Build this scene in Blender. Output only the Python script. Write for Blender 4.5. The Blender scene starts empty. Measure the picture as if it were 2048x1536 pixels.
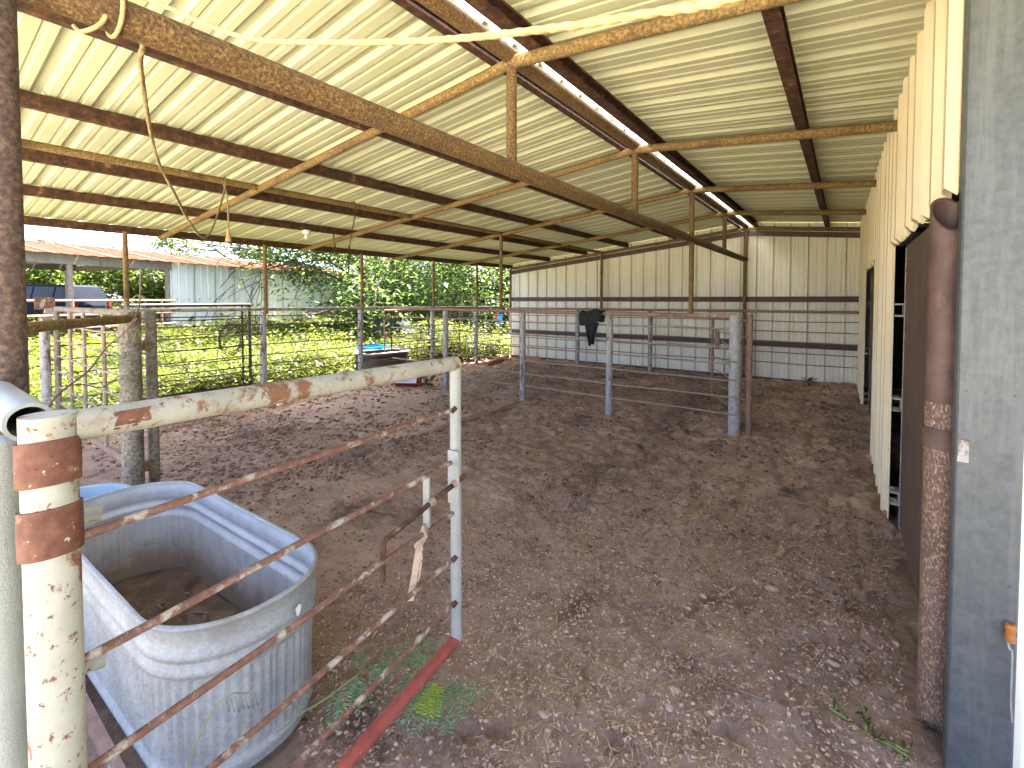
import bpy, math, random
import numpy as np
from mathutils import Vector, Matrix

SC = bpy.context.scene
COL = SC.collection
R = math.radians

# ------------------------------------------------------------------ camera, sky, sun, exposure
cam_d = bpy.data.cameras.new('camera')
cam = bpy.data.objects.new('camera', cam_d)
COL.objects.link(cam)
SC.camera = cam
cam_d.sensor_fit = 'HORIZONTAL'
cam_d.sensor_width = 36.0
cam_d.lens = 920.0 / 2048.0 * 36.0
cam_d.shift_y = -(768 - 627) / 2048.0
cam_d.clip_start = 0.03
cam_d.clip_end = 3000
cam.location = (0, 0, 1.75)
cam.rotation_euler = (R(90 - 1.8), 0, R(36.0))

SUN = Vector((-0.06, 0.40, 0.90)).normalized()
el = math.asin(SUN.z)
az = math.atan2(SUN.x, SUN.y)
world = bpy.data.worlds.new('World')
SC.world = world
world.use_nodes = True
wt = world.node_tree
wt.nodes.clear()
w_out = wt.nodes.new('ShaderNodeOutputWorld')
w_bg = wt.nodes.new('ShaderNodeBackground')
w_bg.inputs['Strength'].default_value = 0.12
sky = wt.nodes.new('ShaderNodeTexSky')
sky.sky_type = 'NISHITA'
sky.sun_disc = False
sky.sun_elevation = el
sky.sun_rotation = az
sky.air_density = 0.3
sky.dust_density = 3.0
sky.ozone_density = 0.6
wt.links.new(sky.outputs[0], w_bg.inputs[0])
wt.links.new(w_bg.outputs[0], w_out.inputs[0])

sun_d = bpy.data.lights.new('sun', 'SUN')
sun_d.energy = 4.0
sun_d.angle = R(0.6)
sun_d.color = (1.0, 0.94, 0.82)
sun = bpy.data.objects.new('sun', sun_d)
COL.objects.link(sun)
sun.rotation_euler = SUN.to_track_quat('Z', 'Y').to_euler()
sun.location = (0, 0, 30)

SC.view_settings.view_transform = 'Standard'
SC.view_settings.look = 'None'
SC.view_settings.gamma = 1.0
SC.view_settings.exposure = 4.22
SC.render.engine = 'CYCLES'
SC.cycles.use_denoising = True
SC.cycles.max_bounces = 10
SC.cycles.diffuse_bounces = 7
SC.cycles.transparent_max_bounces = 8
SC.cycles.sample_clamp_indirect = 8

# ------------------------------------------------------------------ node helpers
def new_mat(name):
    m = bpy.data.materials.new(name)
    m.use_nodes = True
    nt = m.node_tree
    b = nt.nodes['Principled BSDF']
    return m, nt, b

def coords(nt, rnd=False, stretch=(1, 1, 1)):
    tc = nt.nodes.new('ShaderNodeTexCoord')
    out = tc.outputs['Object']
    if rnd:
        oi = nt.nodes.new('ShaderNodeObjectInfo')
        mu = nt.nodes.new('ShaderNodeMath'); mu.operation = 'MULTIPLY'
        mu.inputs[1].default_value = 37.0
        nt.links.new(oi.outputs['Random'], mu.inputs[0])
        ad = nt.nodes.new('ShaderNodeVectorMath'); ad.operation = 'ADD'
        nt.links.new(out, ad.inputs[0]); nt.links.new(mu.outputs[0], ad.inputs[1])
        out = ad.outputs[0]
    if stretch != (1, 1, 1):
        mp = nt.nodes.new('ShaderNodeMapping')
        mp.inputs['Scale'].default_value = stretch
        nt.links.new(out, mp.inputs['Vector'])
        out = mp.outputs[0]
    return out

def noise(nt, vec, scale, detail=6, rough=.6, dist=0.0):
    n = nt.nodes.new('ShaderNodeTexNoise')
    n.inputs['Scale'].default_value = scale
    n.inputs['Detail'].default_value = detail
    n.inputs['Roughness'].default_value = rough
    n.inputs['Distortion'].default_value = dist
    nt.links.new(vec, n.inputs['Vector'])
    return n.outputs['Fac']

def ramp(nt, fac, stops, interp='LINEAR'):
    r = nt.nodes.new('ShaderNodeValToRGB')
    r.color_ramp.interpolation = interp
    e = r.color_ramp.elements
    while len(e) < len(stops):
        e.new(.5)
    for k, (p, c) in enumerate(stops):
        e[k].position = p
        e[k].color = (c[0], c[1], c[2], 1) if not isinstance(c, (int, float)) else (c, c, c, 1)
    nt.links.new(fac, r.inputs[0])
    return r.outputs[0]

def mixc(nt, fac, a, b):
    m = nt.nodes.new('ShaderNodeMix')
    m.data_type = 'RGBA'
    nt.links.new(fac, m.inputs[0])
    for s, v in ((m.inputs[6], a), (m.inputs[7], b)):
        if isinstance(v, tuple):
            s.default_value = (v[0], v[1], v[2], 1)
        else:
            nt.links.new(v, s)
    return m.outputs[2]

def bump(nt, b, h, strength=.3, dist=.01):
    n = nt.nodes.new('ShaderNodeBump')
    n.inputs['Strength'].default_value = strength
    n.inputs['Distance'].default_value = dist
    nt.links.new(h, n.inputs['Height'])
    nt.links.new(n.outputs[0], b.inputs['Normal'])

def surf(name, base, layers=(), rough=.7, metal=0.0, bsc=60, bstr=.25, bdist=.004, rnd=False, stretch=(1, 1, 1), spec=.35, bdetail=6):
    """base: ramp stops over (scale, stops); layers: (scale, lo, hi, colour, stretch) patches with a shape of their own"""
    m, nt, b = new_mat(name)
    v = coords(nt, rnd, stretch)
    sc, stops = base
    c = ramp(nt, noise(nt, v, sc, 8, .65), stops)
    for L in layers:
        lsc, lo, hi, lc = L[:4]
        lv = coords(nt, rnd, L[4]) if len(L) > 4 else v
        f = ramp(nt, noise(nt, lv, lsc, 9, .7, .3), [(lo, 0.0), (hi, 1.0)])
        c = mixc(nt, f, c, lc)
    nt.links.new(c, b.inputs['Base Color'])
    b.inputs['Roughness'].default_value = rough
    b.inputs['Metallic'].default_value = metal
    b.inputs['Specular IOR Level'].default_value = spec
    if bstr:
        bump(nt, b, noise(nt, v, bsc, bdetail, .7), bstr, bdist)
    return m

def leaf_mat(name, dark, mid, light, trans=.45):
    m = bpy.data.materials.new(name)
    m.use_nodes = True
    nt = m.node_tree
    nt.nodes.clear()
    out = nt.nodes.new('ShaderNodeOutputMaterial')
    g = nt.nodes.new('ShaderNodeNewGeometry')
    c = ramp(nt, g.outputs['Random Per Island'], [(0, dark), (.5, mid), (1, light)])
    d = nt.nodes.new('ShaderNodeBsdfDiffuse')
    t = nt.nodes.new('ShaderNodeBsdfTranslucent')
    gl = nt.nodes.new('ShaderNodeBsdfGlossy')
    gl.inputs['Roughness'].default_value = .45
    gl.inputs['Color'].default_value = (.8, .8, .8, 1)
    nt.links.new(c, d.inputs[0]); nt.links.new(c, t.inputs[0])
    ms = nt.nodes.new('ShaderNodeMixShader'); ms.inputs[0].default_value = trans
    nt.links.new(d.outputs[0], ms.inputs[1]); nt.links.new(t.outputs[0], ms.inputs[2])
    m2 = nt.nodes.new('ShaderNodeMixShader'); m2.inputs[0].default_value = .02
    nt.links.new(ms.outputs[0], m2.inputs[1]); nt.links.new(gl.outputs[0], m2.inputs[2])
    nt.links.new(m2.outputs[0], out.inputs[0])
    return m

# ------------------------------------------------------------------ materials
RUST_D, RUST_M, RUST_O = (.065, .042, .018), (.18, .118, .043), (.40, .28, .105)
M = {}
M['rust'] = surf('rusty_pipe', (60, [(.3, RUST_D), (.5, RUST_M), (.72, RUST_O)]),
                 [(130, .58, .70, (.40, .24, .10)), (4, .5, .72, (.075, .042, .026))], rough=.85, bsc=140, bstr=.35)
M['rust_dark'] = surf('dark_rusty_channel', (18, [(.35, (.028, .014, .010)), (.55, (.075, .034, .018)), (.75, (.19, .09, .035))]),
                      [(9, .62, .70, (.22, .17, .12))], rough=.8, bsc=120)
M['rust_beam'] = surf('flaking_rust_beam', (85, [(.34, (.05, .031, .017)), (.52, (.14, .083, .033)), (.70, (.33, .21, .08))]),
                      [(4, .5, .75, (.075, .042, .025)), (170, .60, .66, (.42, .28, .14))], rough=.88, bsc=90, bstr=.6)
M['rust_col'] = surf('dark_rust_column', (70, [(.3, (.035, .024, .020)), (.5, (.085, .056, .043)), (.72, (.20, .135, .09))]), [(150, .6, .7, (.24, .17, .12)), (5, .55, .75, (.05, .034, .028))], rough=.85, bsc=140, bstr=.35)
M['girt'] = surf('brown_girt', (12, [(.3, (.075, .050, .045)), (.7, (.14, .095, .082))]), [(30, .6, .75, (.20, .13, .09))], rough=.75)
M['white_pipe'] = surf('chipped_white_pipe', (7, [(.3, (.27, .27, .215)), (.7, (.42, .42, .345))]),
                       [(13, .575, .61, (.20, .085, .045), (1, 1, .6)), (40, .585, .62, (.15, .065, .04)), (90, .66, .69, (.05, .03, .025)),
                        (14, .60, .75, (.40, .34, .22), (1, 1, .15))], rough=.6, bsc=80, bstr=.25)
M['pale_post'] = surf('pale_stippled_post', (5, [(.3, (.36, .385, .33)), (.7, (.46, .485, .42))]), rough=.6, bsc=160, bstr=.6, bdist=.006)
M['grey_pipe'] = surf('worn_grey_pipe', (9, [(.3, (.24, .24, .195)), (.7, (.36, .355, .295))]),
                      [(11, .53, .60, (.17, .085, .045)), (40, .58, .64, (.11, .055, .03)), (5, .60, .72, (.22, .15, .09))], rough=.65, bsc=90)
M['stile_pipe'] = surf('pale_galvanised_stile', (8, [(.3, (.22, .235, .215)), (.7, (.32, .335, .31))]),
                       [(9, .66, .70, (.22, .09, .05)), (50, .69, .73, (.12, .07, .05))], rough=.5, bsc=90, bstr=.15)
M['bar_rust'] = surf('rusted_red_bar', (50, [(.3, (.09, .045, .032)), (.55, (.17, .085, .06)), (.75, (.30, .20, .15))]),
                     [(14, .52, .60, (.36, .32, .26)), (90, .6, .68, (.06, .03, .022))], rough=.75, bsc=120)
M['bar_red'] = surf('faded_red_paint', (14, [(.3, (.21, .045, .035)), (.7, (.34, .085, .065))]),
                    [(24, .60, .66, (.45, .33, .28)), (50, .62, .68, (.12, .05, .03))], rough=.55, bsc=120, bstr=.15)
M['band'] = surf('rust_hinge_band', (22, [(.3, (.07, .028, .018)), (.5, (.135, .055, .032)), (.75, (.22, .11, .06))]),
                 [(9, .60, .66, (.26, .15, .085)), (24, .60, .64, (.50, .48, .40)), (80, .62, .68, (.05, .022, .016))], rough=.75, bsc=100)
M['fence_post'] = surf('whitewashed_post', (14, [(.3, (.26, .255, .245)), (.7, (.46, .46, .45))]),
                       [(10, .54, .60, (.14, .09, .06), (1, 1, .3)), (35, .60, .66, (.10, .06, .045)), (7, .62, .7, (.25, .13, .10))], rough=.75)
M['mottled_post'] = surf('mottled_rusty_post', (45, [(.34, (.10, .07, .045)), (.48, (.19, .165, .125)), (.66, (.31, .29, .24))]),
                         [(4, .52, .62, (.12, .07, .04), (1, 1, .5)), (110, .6, .68, (.07, .045, .03))], rough=.85, bsc=90, bstr=.4)
M['rod'] = surf('rusty_rod', (20, [(.3, (.20, .14, .10)), (.7, (.42, .325, .25))]), rough=.8, bstr=0)
M['dark_rod'] = surf('dark_weathered_rod', (20, [(.3, (.035, .026, .02)), (.7, (.09, .065, .045))]), rough=.9, bstr=0, spec=.15)
M['rail_rust'] = surf('rust_red_rail', (16, [(.3, (.18, .105, .075)), (.7, (.34, .22, .165))]), [(9, .6, .66, (.42, .38, .32))], rough=.75, bsc=100)
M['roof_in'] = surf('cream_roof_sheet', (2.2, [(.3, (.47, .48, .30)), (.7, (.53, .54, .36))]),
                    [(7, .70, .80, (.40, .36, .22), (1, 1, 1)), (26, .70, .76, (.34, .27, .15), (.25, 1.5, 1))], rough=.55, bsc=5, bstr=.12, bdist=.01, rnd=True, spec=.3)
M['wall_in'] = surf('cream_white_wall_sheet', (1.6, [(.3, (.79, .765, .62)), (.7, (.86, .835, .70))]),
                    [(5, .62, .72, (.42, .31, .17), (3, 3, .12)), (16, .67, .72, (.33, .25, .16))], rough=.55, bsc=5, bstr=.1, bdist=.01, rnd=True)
M['seam'] = surf('brown_stained_seam', (10, [(.3, (.16, .10, .045)), (.7, (.36, .26, .13))]), rough=.8, stretch=(1, 1, .3))
M['side_wall'] = surf('cream_side_sheet', (2.0, [(.3, (.70, .60, .39)), (.7, (.78, .69, .48))]),
                      [(6, .64, .72, (.42, .31, .16), (3, 3, .15)), (45, .72, .76, (.18, .12, .07))], rough=.55, bsc=6, bstr=.1, bdist=.01, rnd=True)
M['cap'] = None
m, nt, b = new_mat('bright_ridge_gap_strip')  # lets light through so the ridge gap looks bright
b.inputs['Base Color'].default_value = (.85, .86, .86, 1)
b.inputs['Roughness'].default_value = .6
tr = nt.nodes.new('ShaderNodeBsdfTranslucent'); tr.inputs[0].default_value = (.85, .87, .88, 1)
ms = nt.nodes.new('ShaderNodeMixShader'); ms.inputs[0].default_value = .75
nt.links.new(b.outputs[0], ms.inputs[1]); nt.links.new(tr.outputs[0], ms.inputs[2])
nt.links.new(ms.outputs[0], nt.nodes['Material Output'].inputs[0])
M['cap'] = m

def galv(name, c0, c1, rough=.42, metal=.55, layers=()):
    m, nt, b = new_mat(name)
    v = coords(nt)
    vo = nt.nodes.new('ShaderNodeTexVoronoi'); vo.inputs['Scale'].default_value = 90
    nt.links.new(v, vo.inputs['Vector'])
    sep = nt.nodes.new('ShaderNodeSeparateColor')
    nt.links.new(vo.outputs['Color'], sep.inputs[0])
    c = ramp(nt, sep.outputs[0], [(0, c0), (1, c1)])
    n2 = ramp(nt, noise(nt, v, 5, 6), [(.35, (.75, .75, .75)), (.7, (1, 1, 1))])
    mm = nt.nodes.new('ShaderNodeMix'); mm.data_type = 'RGBA'; mm.blend_type = 'MULTIPLY'; mm.inputs[0].default_value = 1
    nt.links.new(c, mm.inputs[6]); nt.links.new(n2, mm.inputs[7])
    c = mm.outputs[2]
    for L in layers:
        lv = coords(nt, False, L[4]) if len(L) > 4 else v
        f = ramp(nt, noise(nt, lv, L[0], 9, .7, .3), [(L[1], 0.0), (L[2], 1.0)])
        c = mixc(nt, f, c, L[3])
    nt.links.new(c, b.inputs['Base Color'])
    b.inputs['Metallic'].default_value = metal
    rr = ramp(nt, noise(nt, v, 30, 5), [(.3, rough - .08), (.7, rough + .18)])
    nt.links.new(rr, b.inputs['Roughness'])
    bump(nt, b, noise(nt, v, 12, 4), .12, .01)
    return m
M['galv_tank'] = galv('galvanised_tank_steel', (.32, .34, .335), (.41, .43, .42), .52, .15,
                      [(8, .60, .72, (.45, .475, .47), (1, 1, .3)), (40, .66, .72, (.20, .18, .155)), (5, .60, .75, (.26, .23, .19), (1, 1, .5))])
M['galv_sheet'] = surf('galvanised_post_sheet', (30, [(.3, (.070, .080, .083)), (.7, (.112, .122, .124))]),
                       [(14, .50, .70, (.135, .147, .15), (1, 1, .06)), (45, .58, .72, (.075, .087, .092), (1, 1, .25)), (90, .64, .74, (.16, .17, .17)), (60, .74, .77, (.12, .10, .09))], rough=.5, metal=.2, bsc=90, bstr=.2, bdist=.002)
m, nt, b = new_mat('silt_stained_galvanised')
v = coords(nt)
sx = nt.nodes.new('ShaderNodeSeparateXYZ'); nt.links.new(v, sx.inputs[0])
ad = nt.nodes.new('ShaderNodeMath'); ad.operation = 'ADD'
mu = nt.nodes.new('ShaderNodeMath'); mu.operation = 'MULTIPLY'; mu.inputs[1].default_value = .30
nt.links.new(noise(nt, v, 14, 8, .75), mu.inputs[0]); nt.links.new(mu.outputs[0], ad.inputs[1]); nt.links.new(sx.outputs[2], ad.inputs[0])
c = ramp(nt, noise(nt, v, 9, 7), [(.3, (.44, .44, .42)), (.7, (.58, .575, .55))])
c = mixc(nt, ramp(nt, ad.outputs[0], [(.30, 1.0), (.46, 0.0)]), c, (.30, .245, .19))
c = mixc(nt, ramp(nt, noise(nt, v, 45, 8, .7), [(.60, 0.0), (.70, 1.0)]), c, (.26, .21, .165))
nt.links.new(c, b.inputs['Base Color']); b.inputs['Roughness'].default_value = .6; b.inputs['Metallic'].default_value = .15
M['tank_inner'] = m
M['tank_silt'] = surf('tank_silt', (9, [(.3, (.07, .045, .03)), (.7, (.19, .13, .09))]), [(30, .6, .68, (.28, .22, .16))], rough=.95, bsc=50, bstr=.7)
M['door'] = surf('brown_primer_door', (6, [(.3, (.075, .045, .036)), (.7, (.15, .092, .072))]),
                 [(12, .56, .70, (.22, .135, .08), (1, 1, .2)), (9, .58, .7, (.05, .03, .024), (1, 1, .3)), (80, .69, .73, (.38, .30, .22))], rough=.6, bsc=90, bstr=.12)
M['door_pipe'] = surf('flaking_door_pipe', (9, [(.3, (.105, .062, .052)), (.7, (.17, .105, .09))]),
                      [(130, .50, .60, (.40, .27, .15), (1, 1, .5)), (70, .62, .68, (.60, .53, .43)), (20, .58, .64, (.13, .08, .066))], rough=.6, bsc=120, bstr=.35)
M['door_pipe_plain'] = surf('brown_primer_pipe', (9, [(.3, (.075, .045, .036)), (.7, (.15, .09, .07))]),
                            [(11, .56, .7, (.2, .12, .075), (1, 1, .4)), (80, .68, .72, (.35, .24, .15))], rough=.55, bsc=120, bstr=.15)
M['rough_edge'] = surf('pitted_grey_edge', (60, [(.35, (.20, .16, .13)), (.6, (.45, .40, .36))]), rough=.9, bsc=120, bstr=.6)
M['rope'] = surf('weathered_rope', (40, [(.3, (.34, .26, .105)), (.7, (.56, .46, .22))]), [(18, .62, .72, (.36, .26, .11))], rough=.9, bsc=300, bstr=.4)
M['rope_dull'] = surf('dull_thin_rope', (40, [(.3, (.16, .12, .05)), (.7, (.36, .28, .13))]), rough=.9, bsc=300, bstr=.4)
M['frayed'] = surf('orange_frayed_end', (40, [(.3, (.45, .24, .09)), (.7, (.6, .36, .16))]), rough=.9)
M['black_rubber'] = surf('dusty_black_rubber', (8, [(.3, (.010, .011, .013)), (.7, (.026, .028, .03))]), [(12, .62, .72, (.08, .075, .065))], rough=.7, bsc=30, spec=.2)
M['dark_metal'] = surf('dark_steel', (15, [(.3, (.035, .028, .026)), (.7, (.08, .06, .05))]), rough=.6)
M['white_plastic'] = surf('white_plastic', (6, [(.3, (.66, .66, .64)), (.7, (.8, .8, .78))]), [(12, .66, .75, (.4, .36, .3))], rough=.45, bstr=0)
M['red_plastic'] = surf('red_plastic', (6, [(.3, (.38, .03, .03)), (.7, (.5, .06, .05))]), rough=.45, bstr=0)
M['blue_plastic'] = surf('blue_plastic', (6, [(.3, (.01, .20, .50)), (.7, (.03, .30, .62))]), rough=.45, bstr=0)
M['pale_blue'] = surf('pale_blue_plastic', (6, [(.3, (.30, .42, .50)), (.7, (.40, .52, .60))]), rough=.5, bstr=0)
M['black_plastic'] = surf('black_tub_plastic', (5, [(.3, (.02, .023, .026)), (.7, (.045, .05, .055))]), [(4, .60, .7, (.12, .085, .045), (1, 1, .4))], rough=.55, bstr=0)
M['orange_wood'] = surf('orange_brown_timber', (14, [(.3, (.36, .15, .06)), (.7, (.52, .26, .11))]), rough=.85, stretch=(.3, .3, 1))
M['grey_wood'] = surf('weathered_timber', (10, [(.3, (.14, .12, .105)), (.7, (.25, .225, .20))]), [(12, .6, .7, (.2, .16, .14), (.2, .2, 1))], rough=.9, bsc=60)
M['tag'] = surf('sun_bleached_strap', (20, [(.3, (.36, .27, .19)), (.7, (.50, .39, .29))]), rough=.8, bstr=0)
M['shed_wall'] = surf('pale_shed_sheet', (3, [(.3, (.55, .585, .58)), (.7, (.63, .66, .65))]), [(8, .66, .76, (.46, .44, .38), (2, 2, .1))], rough=.45, bstr=0, rnd=True)
M['shed_roof'] = surf('rusted_red_roof_sheet', (3, [(.3, (.055, .017, .011)), (.7, (.078, .029, .018))]), [(9, .56, .66, (.10, .036, .010), (3, 3, .2))], rough=.9, bstr=0, rnd=True, spec=.03)
M['shed_roof_pale'] = surf('pale_roof_lap', (3, [(.3, (.09, .08, .07)), (.7, (.13, .12, .11))]), rough=.9, bstr=0, spec=.05)
M['stone'] = surf('pale_stone', (40, [(.3, (.30, .215, .16)), (.7, (.52, .41, .33))]), [(12, .55, .65, (.24, .17, .135))], rough=.95, bsc=90, bstr=.6)
M['stick'] = surf('grey_stick', (30, [(.3, (.13, .08, .055)), (.7, (.24, .165, .12))]), rough=.9)
M['bark'] = surf('grey_bark', (12, [(.3, (.05, .042, .035)), (.7, (.13, .11, .09))]), rough=.95, bsc=40, bstr=.6, stretch=(1, 1, .4))
M['stem_green'] = surf('green_stem', (30, [(.3, (.14, .18, .05)), (.7, (.24, .28, .09))]), rough=.7, bstr=0)
M['dry_grass'] = leaf_mat('dry_grass_blades', (.20, .17, .09), (.36, .33, .20), (.5, .47, .30), .3)
M['straw'] = leaf_mat('straw_bits', (.15, .095, .060), (.42, .30, .20), (.82, .67, .47), .1)
M['weed'] = leaf_mat('weed_leaves', (.045, .068, .008), (.085, .108, .012), (.145, .155, .022), .5)
M['tree_leaf'] = leaf_mat('tree_leaves', (.04, .082, .022), (.088, .155, .036), (.20, .25, .055), .58)
M['far_leaf'] = leaf_mat('bright_far_leaves', (.055, .095, .016), (.105, .155, .027), (.17, .205, .045), .5)
M['fern_leaf'] = leaf_mat('mesquite_leaflets', (.08, .20, .11), (.14, .30, .17), (.21, .38, .22), .35)
M['fern_new'] = leaf_mat('new_mesquite_leaflets', (.26, .40, .05), (.36, .50, .06), (.45, .58, .12), .4)
M['clod'] = leaf_mat('dung_clods', (.12, .073, .052), (.25, .16, .116), (.36, .245, .182), .0)
M['dirt_crumb'] = leaf_mat('dirt_crumbs', (.24, .15, .11), (.42, .28, .21), (.54, .39, .30), .0)
M['car_paint'] = surf('dark_blue_car_paint', (3, [(.3, (.006, .009, .018)), (.7, (.010, .014, .026))]), rough=.7, bstr=0, spec=.08)
M['car_red'] = surf('red_car_paint', (3, [(.3, (.32, .03, .03)), (.7, (.38, .04, .04))]), rough=.25, bstr=0, spec=.6)
M['glass'] = surf('car_glass', (3, [(.3, (.03, .04, .05)), (.7, (.04, .05, .06))]), rough=.3, bstr=0, spec=.12)
M['tyre'] = surf('tyre_rubber', (20, [(.3, (.018, .018, .018)), (.7, (.03, .03, .03))]), rough=.85, bstr=0)
M['chrome'] = surf('wheel_metal', (20, [(.3, (.4, .4, .42)), (.7, (.5, .5, .52))]), rough=.3, metal=.8, bstr=0)
M['shade_dark'] = surf('painted_shade_dark', (5, [(.3, (.02, .018, .016)), (.7, (.04, .035, .03))]), rough=.9, bstr=0)  # near-black colour standing for the shade inside stall and slot
M['porcelain'] = surf('white_porcelain', (6, [(.3, (.7, .7, .66)), (.7, (.8, .8, .76))]), rough=.3, bstr=0)
M['insulator'] = surf('amber_insulator', (10, [(.3, (.30, .11, .025)), (.7, (.44, .18, .045))]), rough=.35, bstr=0)
M['concrete'] = surf('dirty_concrete', (4, [(.3, (.46, .33, .25)), (.7, (.60, .45, .35))]), [(3, .40, .6, (.43, .295, .22)), (30, .50, .66, (.30, .20, .15))], rough=.95, bsc=40, bstr=.4)

# dirt of the pen floor
m, nt, b = new_mat('trampled_dirt')
v = coords(nt)
c = ramp(nt, noise(nt, v, 3.2, 12, .78), [(.34, (.25, .155, .112)), (.50, (.47, .318, .24)), (.64, (.62, .455, .345))])
f = ramp(nt, noise(nt, v, 42, 9, .85), [(.46, 0.0), (.64, .8)])
c = mixc(nt, f, c, (.62, .46, .355))
f = ramp(nt, noise(nt, v, 1.4, 9, .72, .6), [(.51, 0.0), (.66, 1.0)])
c = mixc(nt, f, c, (.15, .092, .066))
f = ramp(nt, noise(nt, v, 150, 4, .7), [(.60, 0.0), (.74, 1.0)])
c = mixc(nt, f, c, (.60, .46, .36))
nt.links.new(c, b.inputs['Base Color'])
b.inputs['Roughness'].default_value = .95
b.inputs['Specular IOR Level'].default_value = .15
bump(nt, b, noise(nt, v, 55, 10, .85), 1.0, .03)
M['dirt'] = m
m, nt, b = new_mat('outer_soil')
v = coords(nt)
c = ramp(nt, noise(nt, v, .5, 8, .6), [(.35, (.075, .080, .025)), (.6, (.13, .12, .055))])
nt.links.new(c, b.inputs['Base Color'])
b.inputs['Roughness'].default_value = .95
M['soil'] = m
M['bounce_ground'] = surf('pale_bounce_ground', (3, [(.3, (.34, .295, .225)), (.7, (.44, .39, .31))]), rough=.95, bsc=40, bstr=.4)  # colour of the unseen sheet that bounces light into the barn

# ------------------------------------------------------------------ mesh helpers
class MB:
    def __init__(s):
        s.v, s.f = [], []
    def add(s, V, F):
        o = len(s.v)
        s.v.extend(tuple(map(float, p)) for p in V)
        s.f.extend(tuple(i + o for i in q) for q in F)
        return s
    def box(s, lo, hi, mat=None):
        x0, y0, z0 = lo; x1, y1, z1 = hi
        V = [Vector(p) for p in ((x0, y0, z0), (x1, y0, z0), (x1, y1, z0), (x0, y1, z0), (x0, y0, z1), (x1, y0, z1), (x1, y1, z1), (x0, y1, z1))]
        if mat is not None:
            V = [mat @ p for p in V]
        return s.add(V, [(3, 2, 1, 0), (4, 5, 6, 7), (0, 1, 5, 4), (1, 2, 6, 5), (2, 3, 7, 6), (3, 0, 4, 7)])
    def tube(s, pts, r, n=10, cap=True, twist=0.0, strands=0, amp=0.0):
        pts = [Vector(p) for p in pts]
        k = len(pts)
        rr = r if isinstance(r, (list, tuple)) else [r] * k
        T = []
        for i in range(k):
            a = pts[max(0, i - 1)]; c = pts[min(k - 1, i + 1)]
            T.append((c - a).normalized())
        up = Vector((0, 0, 1)) if abs(T[0].z) < .9 else Vector((1, 0, 0))
        nrm = (up - T[0] * up.dot(T[0])).normalized()
        V, F = [], []
        L = 0
        for i in range(k):
            if i:
                L += (pts[i] - pts[i - 1]).length
                nrm = (nrm - T[i] * nrm.dot(T[i]))
                nrm = nrm.normalized() if nrm.length > 1e-6 else T[i].orthogonal().normalized()
            bn = T[i].cross(nrm)
            for j in range(n):
                a = 2 * math.pi * j / n
                q = rr[i] * (1 + (amp * math.cos(strands * a - twist * L) if strands else 0))
                V.append(pts[i] + nrm * (math.cos(a) * q) + bn * (math.sin(a) * q))
        for i in range(k - 1):
            for j in range(n):
                j2 = (j + 1) % n
                F.append((i * n + j, i * n + j2, (i + 1) * n + j2, (i + 1) * n + j))
        if cap:
            F.append(tuple(range(n - 1, -1, -1)))
            F.append(tuple((k - 1) * n + j for j in range(n)))
        return s.add(V, F)
    def pipe(s, a, b, r, wall=.006, n=20, cut0=None, cut1=None):
        """open-ended pipe with wall thickness; cut = vector added per unit of (offset . dir) for oblique ends"""
        a, b = Vector(a), Vector(b)
        t = (b - a).normalized()
        u = t.orthogonal().normalized(); w = t.cross(u)
        V, F = [], []
        for (p, cut) in ((a, cut0), (b, cut1)):
            for q in (r, r - wall):
                for j in range(n):
                    an = 2 * math.pi * j / n
                    off = u * math.cos(an) * q + w * math.sin(an) * q
                    sl = t * off.dot(Vector(cut)) if cut else Vector()
                    V.append(p + off + sl)
        for j in range(n):
            k = (j + 1) % n
            F.append((j, k, 2 * n + k, 2 * n + j))
            F.append((n + k, n + j, 3 * n + j, 3 * n + k))
            F.append((j, n + j, n + k, k))
            F.append((2 * n + k, 3 * n + k, 3 * n + j, 2 * n + j))
        return s.add(V, F)
    def extrude(s, poly, fa, fb):
        """closed 2-D outline, fa / fb map (a, b) to the two end positions"""
        n = len(poly)
        V = [fa(*p) for p in poly] + [fb(*p) for p in poly]
        F = [(i, (i + 1) % n, n + (i + 1) % n, n + i) for i in range(n)]
        F += [tuple(range(n - 1, -1, -1)), tuple(range(n, 2 * n))]
        return s.add(V, F)
    def sheet(s, rows, closed=False):
        """grid of points rows[i][j]"""
        n = len(rows[0]); V = [p for r in rows for p in r]
        F = []
        for i in range(len(rows) - 1):
            for j in range(n if closed else n - 1):
                j2 = (j + 1) % n
                F.append((i * n + j, i * n + j2, (i + 1) * n + j2, (i + 1) * n + j))
        return s.add(V, F)

WLOC = {}
def mesh_of(mb, name, mat, smooth=True, angle=38):
    me = bpy.data.meshes.new(name)
    me.from_pydata(mb.v, [], mb.f)
    if smooth:
        me.polygons.foreach_set('use_smooth', [True] * len(me.polygons))
        me.set_sharp_from_angle(angle=R(angle))
    me.materials.append(mat)
    me.update()
    return me
def np_mesh(name, V, F, mat, smooth=False):
    V = np.asarray(V, np.float32).reshape(-1, 3); F = np.asarray(F, np.int32)
    k = F.shape[1]
    me = bpy.data.meshes.new(name)
    me.vertices.add(len(V)); me.vertices.foreach_set('co', V.ravel())
    me.loops.add(F.size); me.loops.foreach_set('vertex_index', F.ravel())
    me.polygons.add(len(F))
    me.polygons.foreach_set('loop_start', np.arange(0, F.size, k, dtype=np.int32))
    if smooth:
        me.polygons.foreach_set('use_smooth', np.ones(len(F), bool))
    me.materials.append(mat)
    me.update(calc_edges=True)
    me.validate()
    return me
def link(name, me, parent=None, loc=(0, 0, 0)):
    o = bpy.data.objects.new(name, me)
    COL.objects.link(o)
    o.location = loc
    if parent is not None:
        o.parent = parent
        o.matrix_parent_inverse = Matrix.Translation(-WLOC[parent.name])
    WLOC[o.name] = Vector(loc)
    return o
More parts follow.
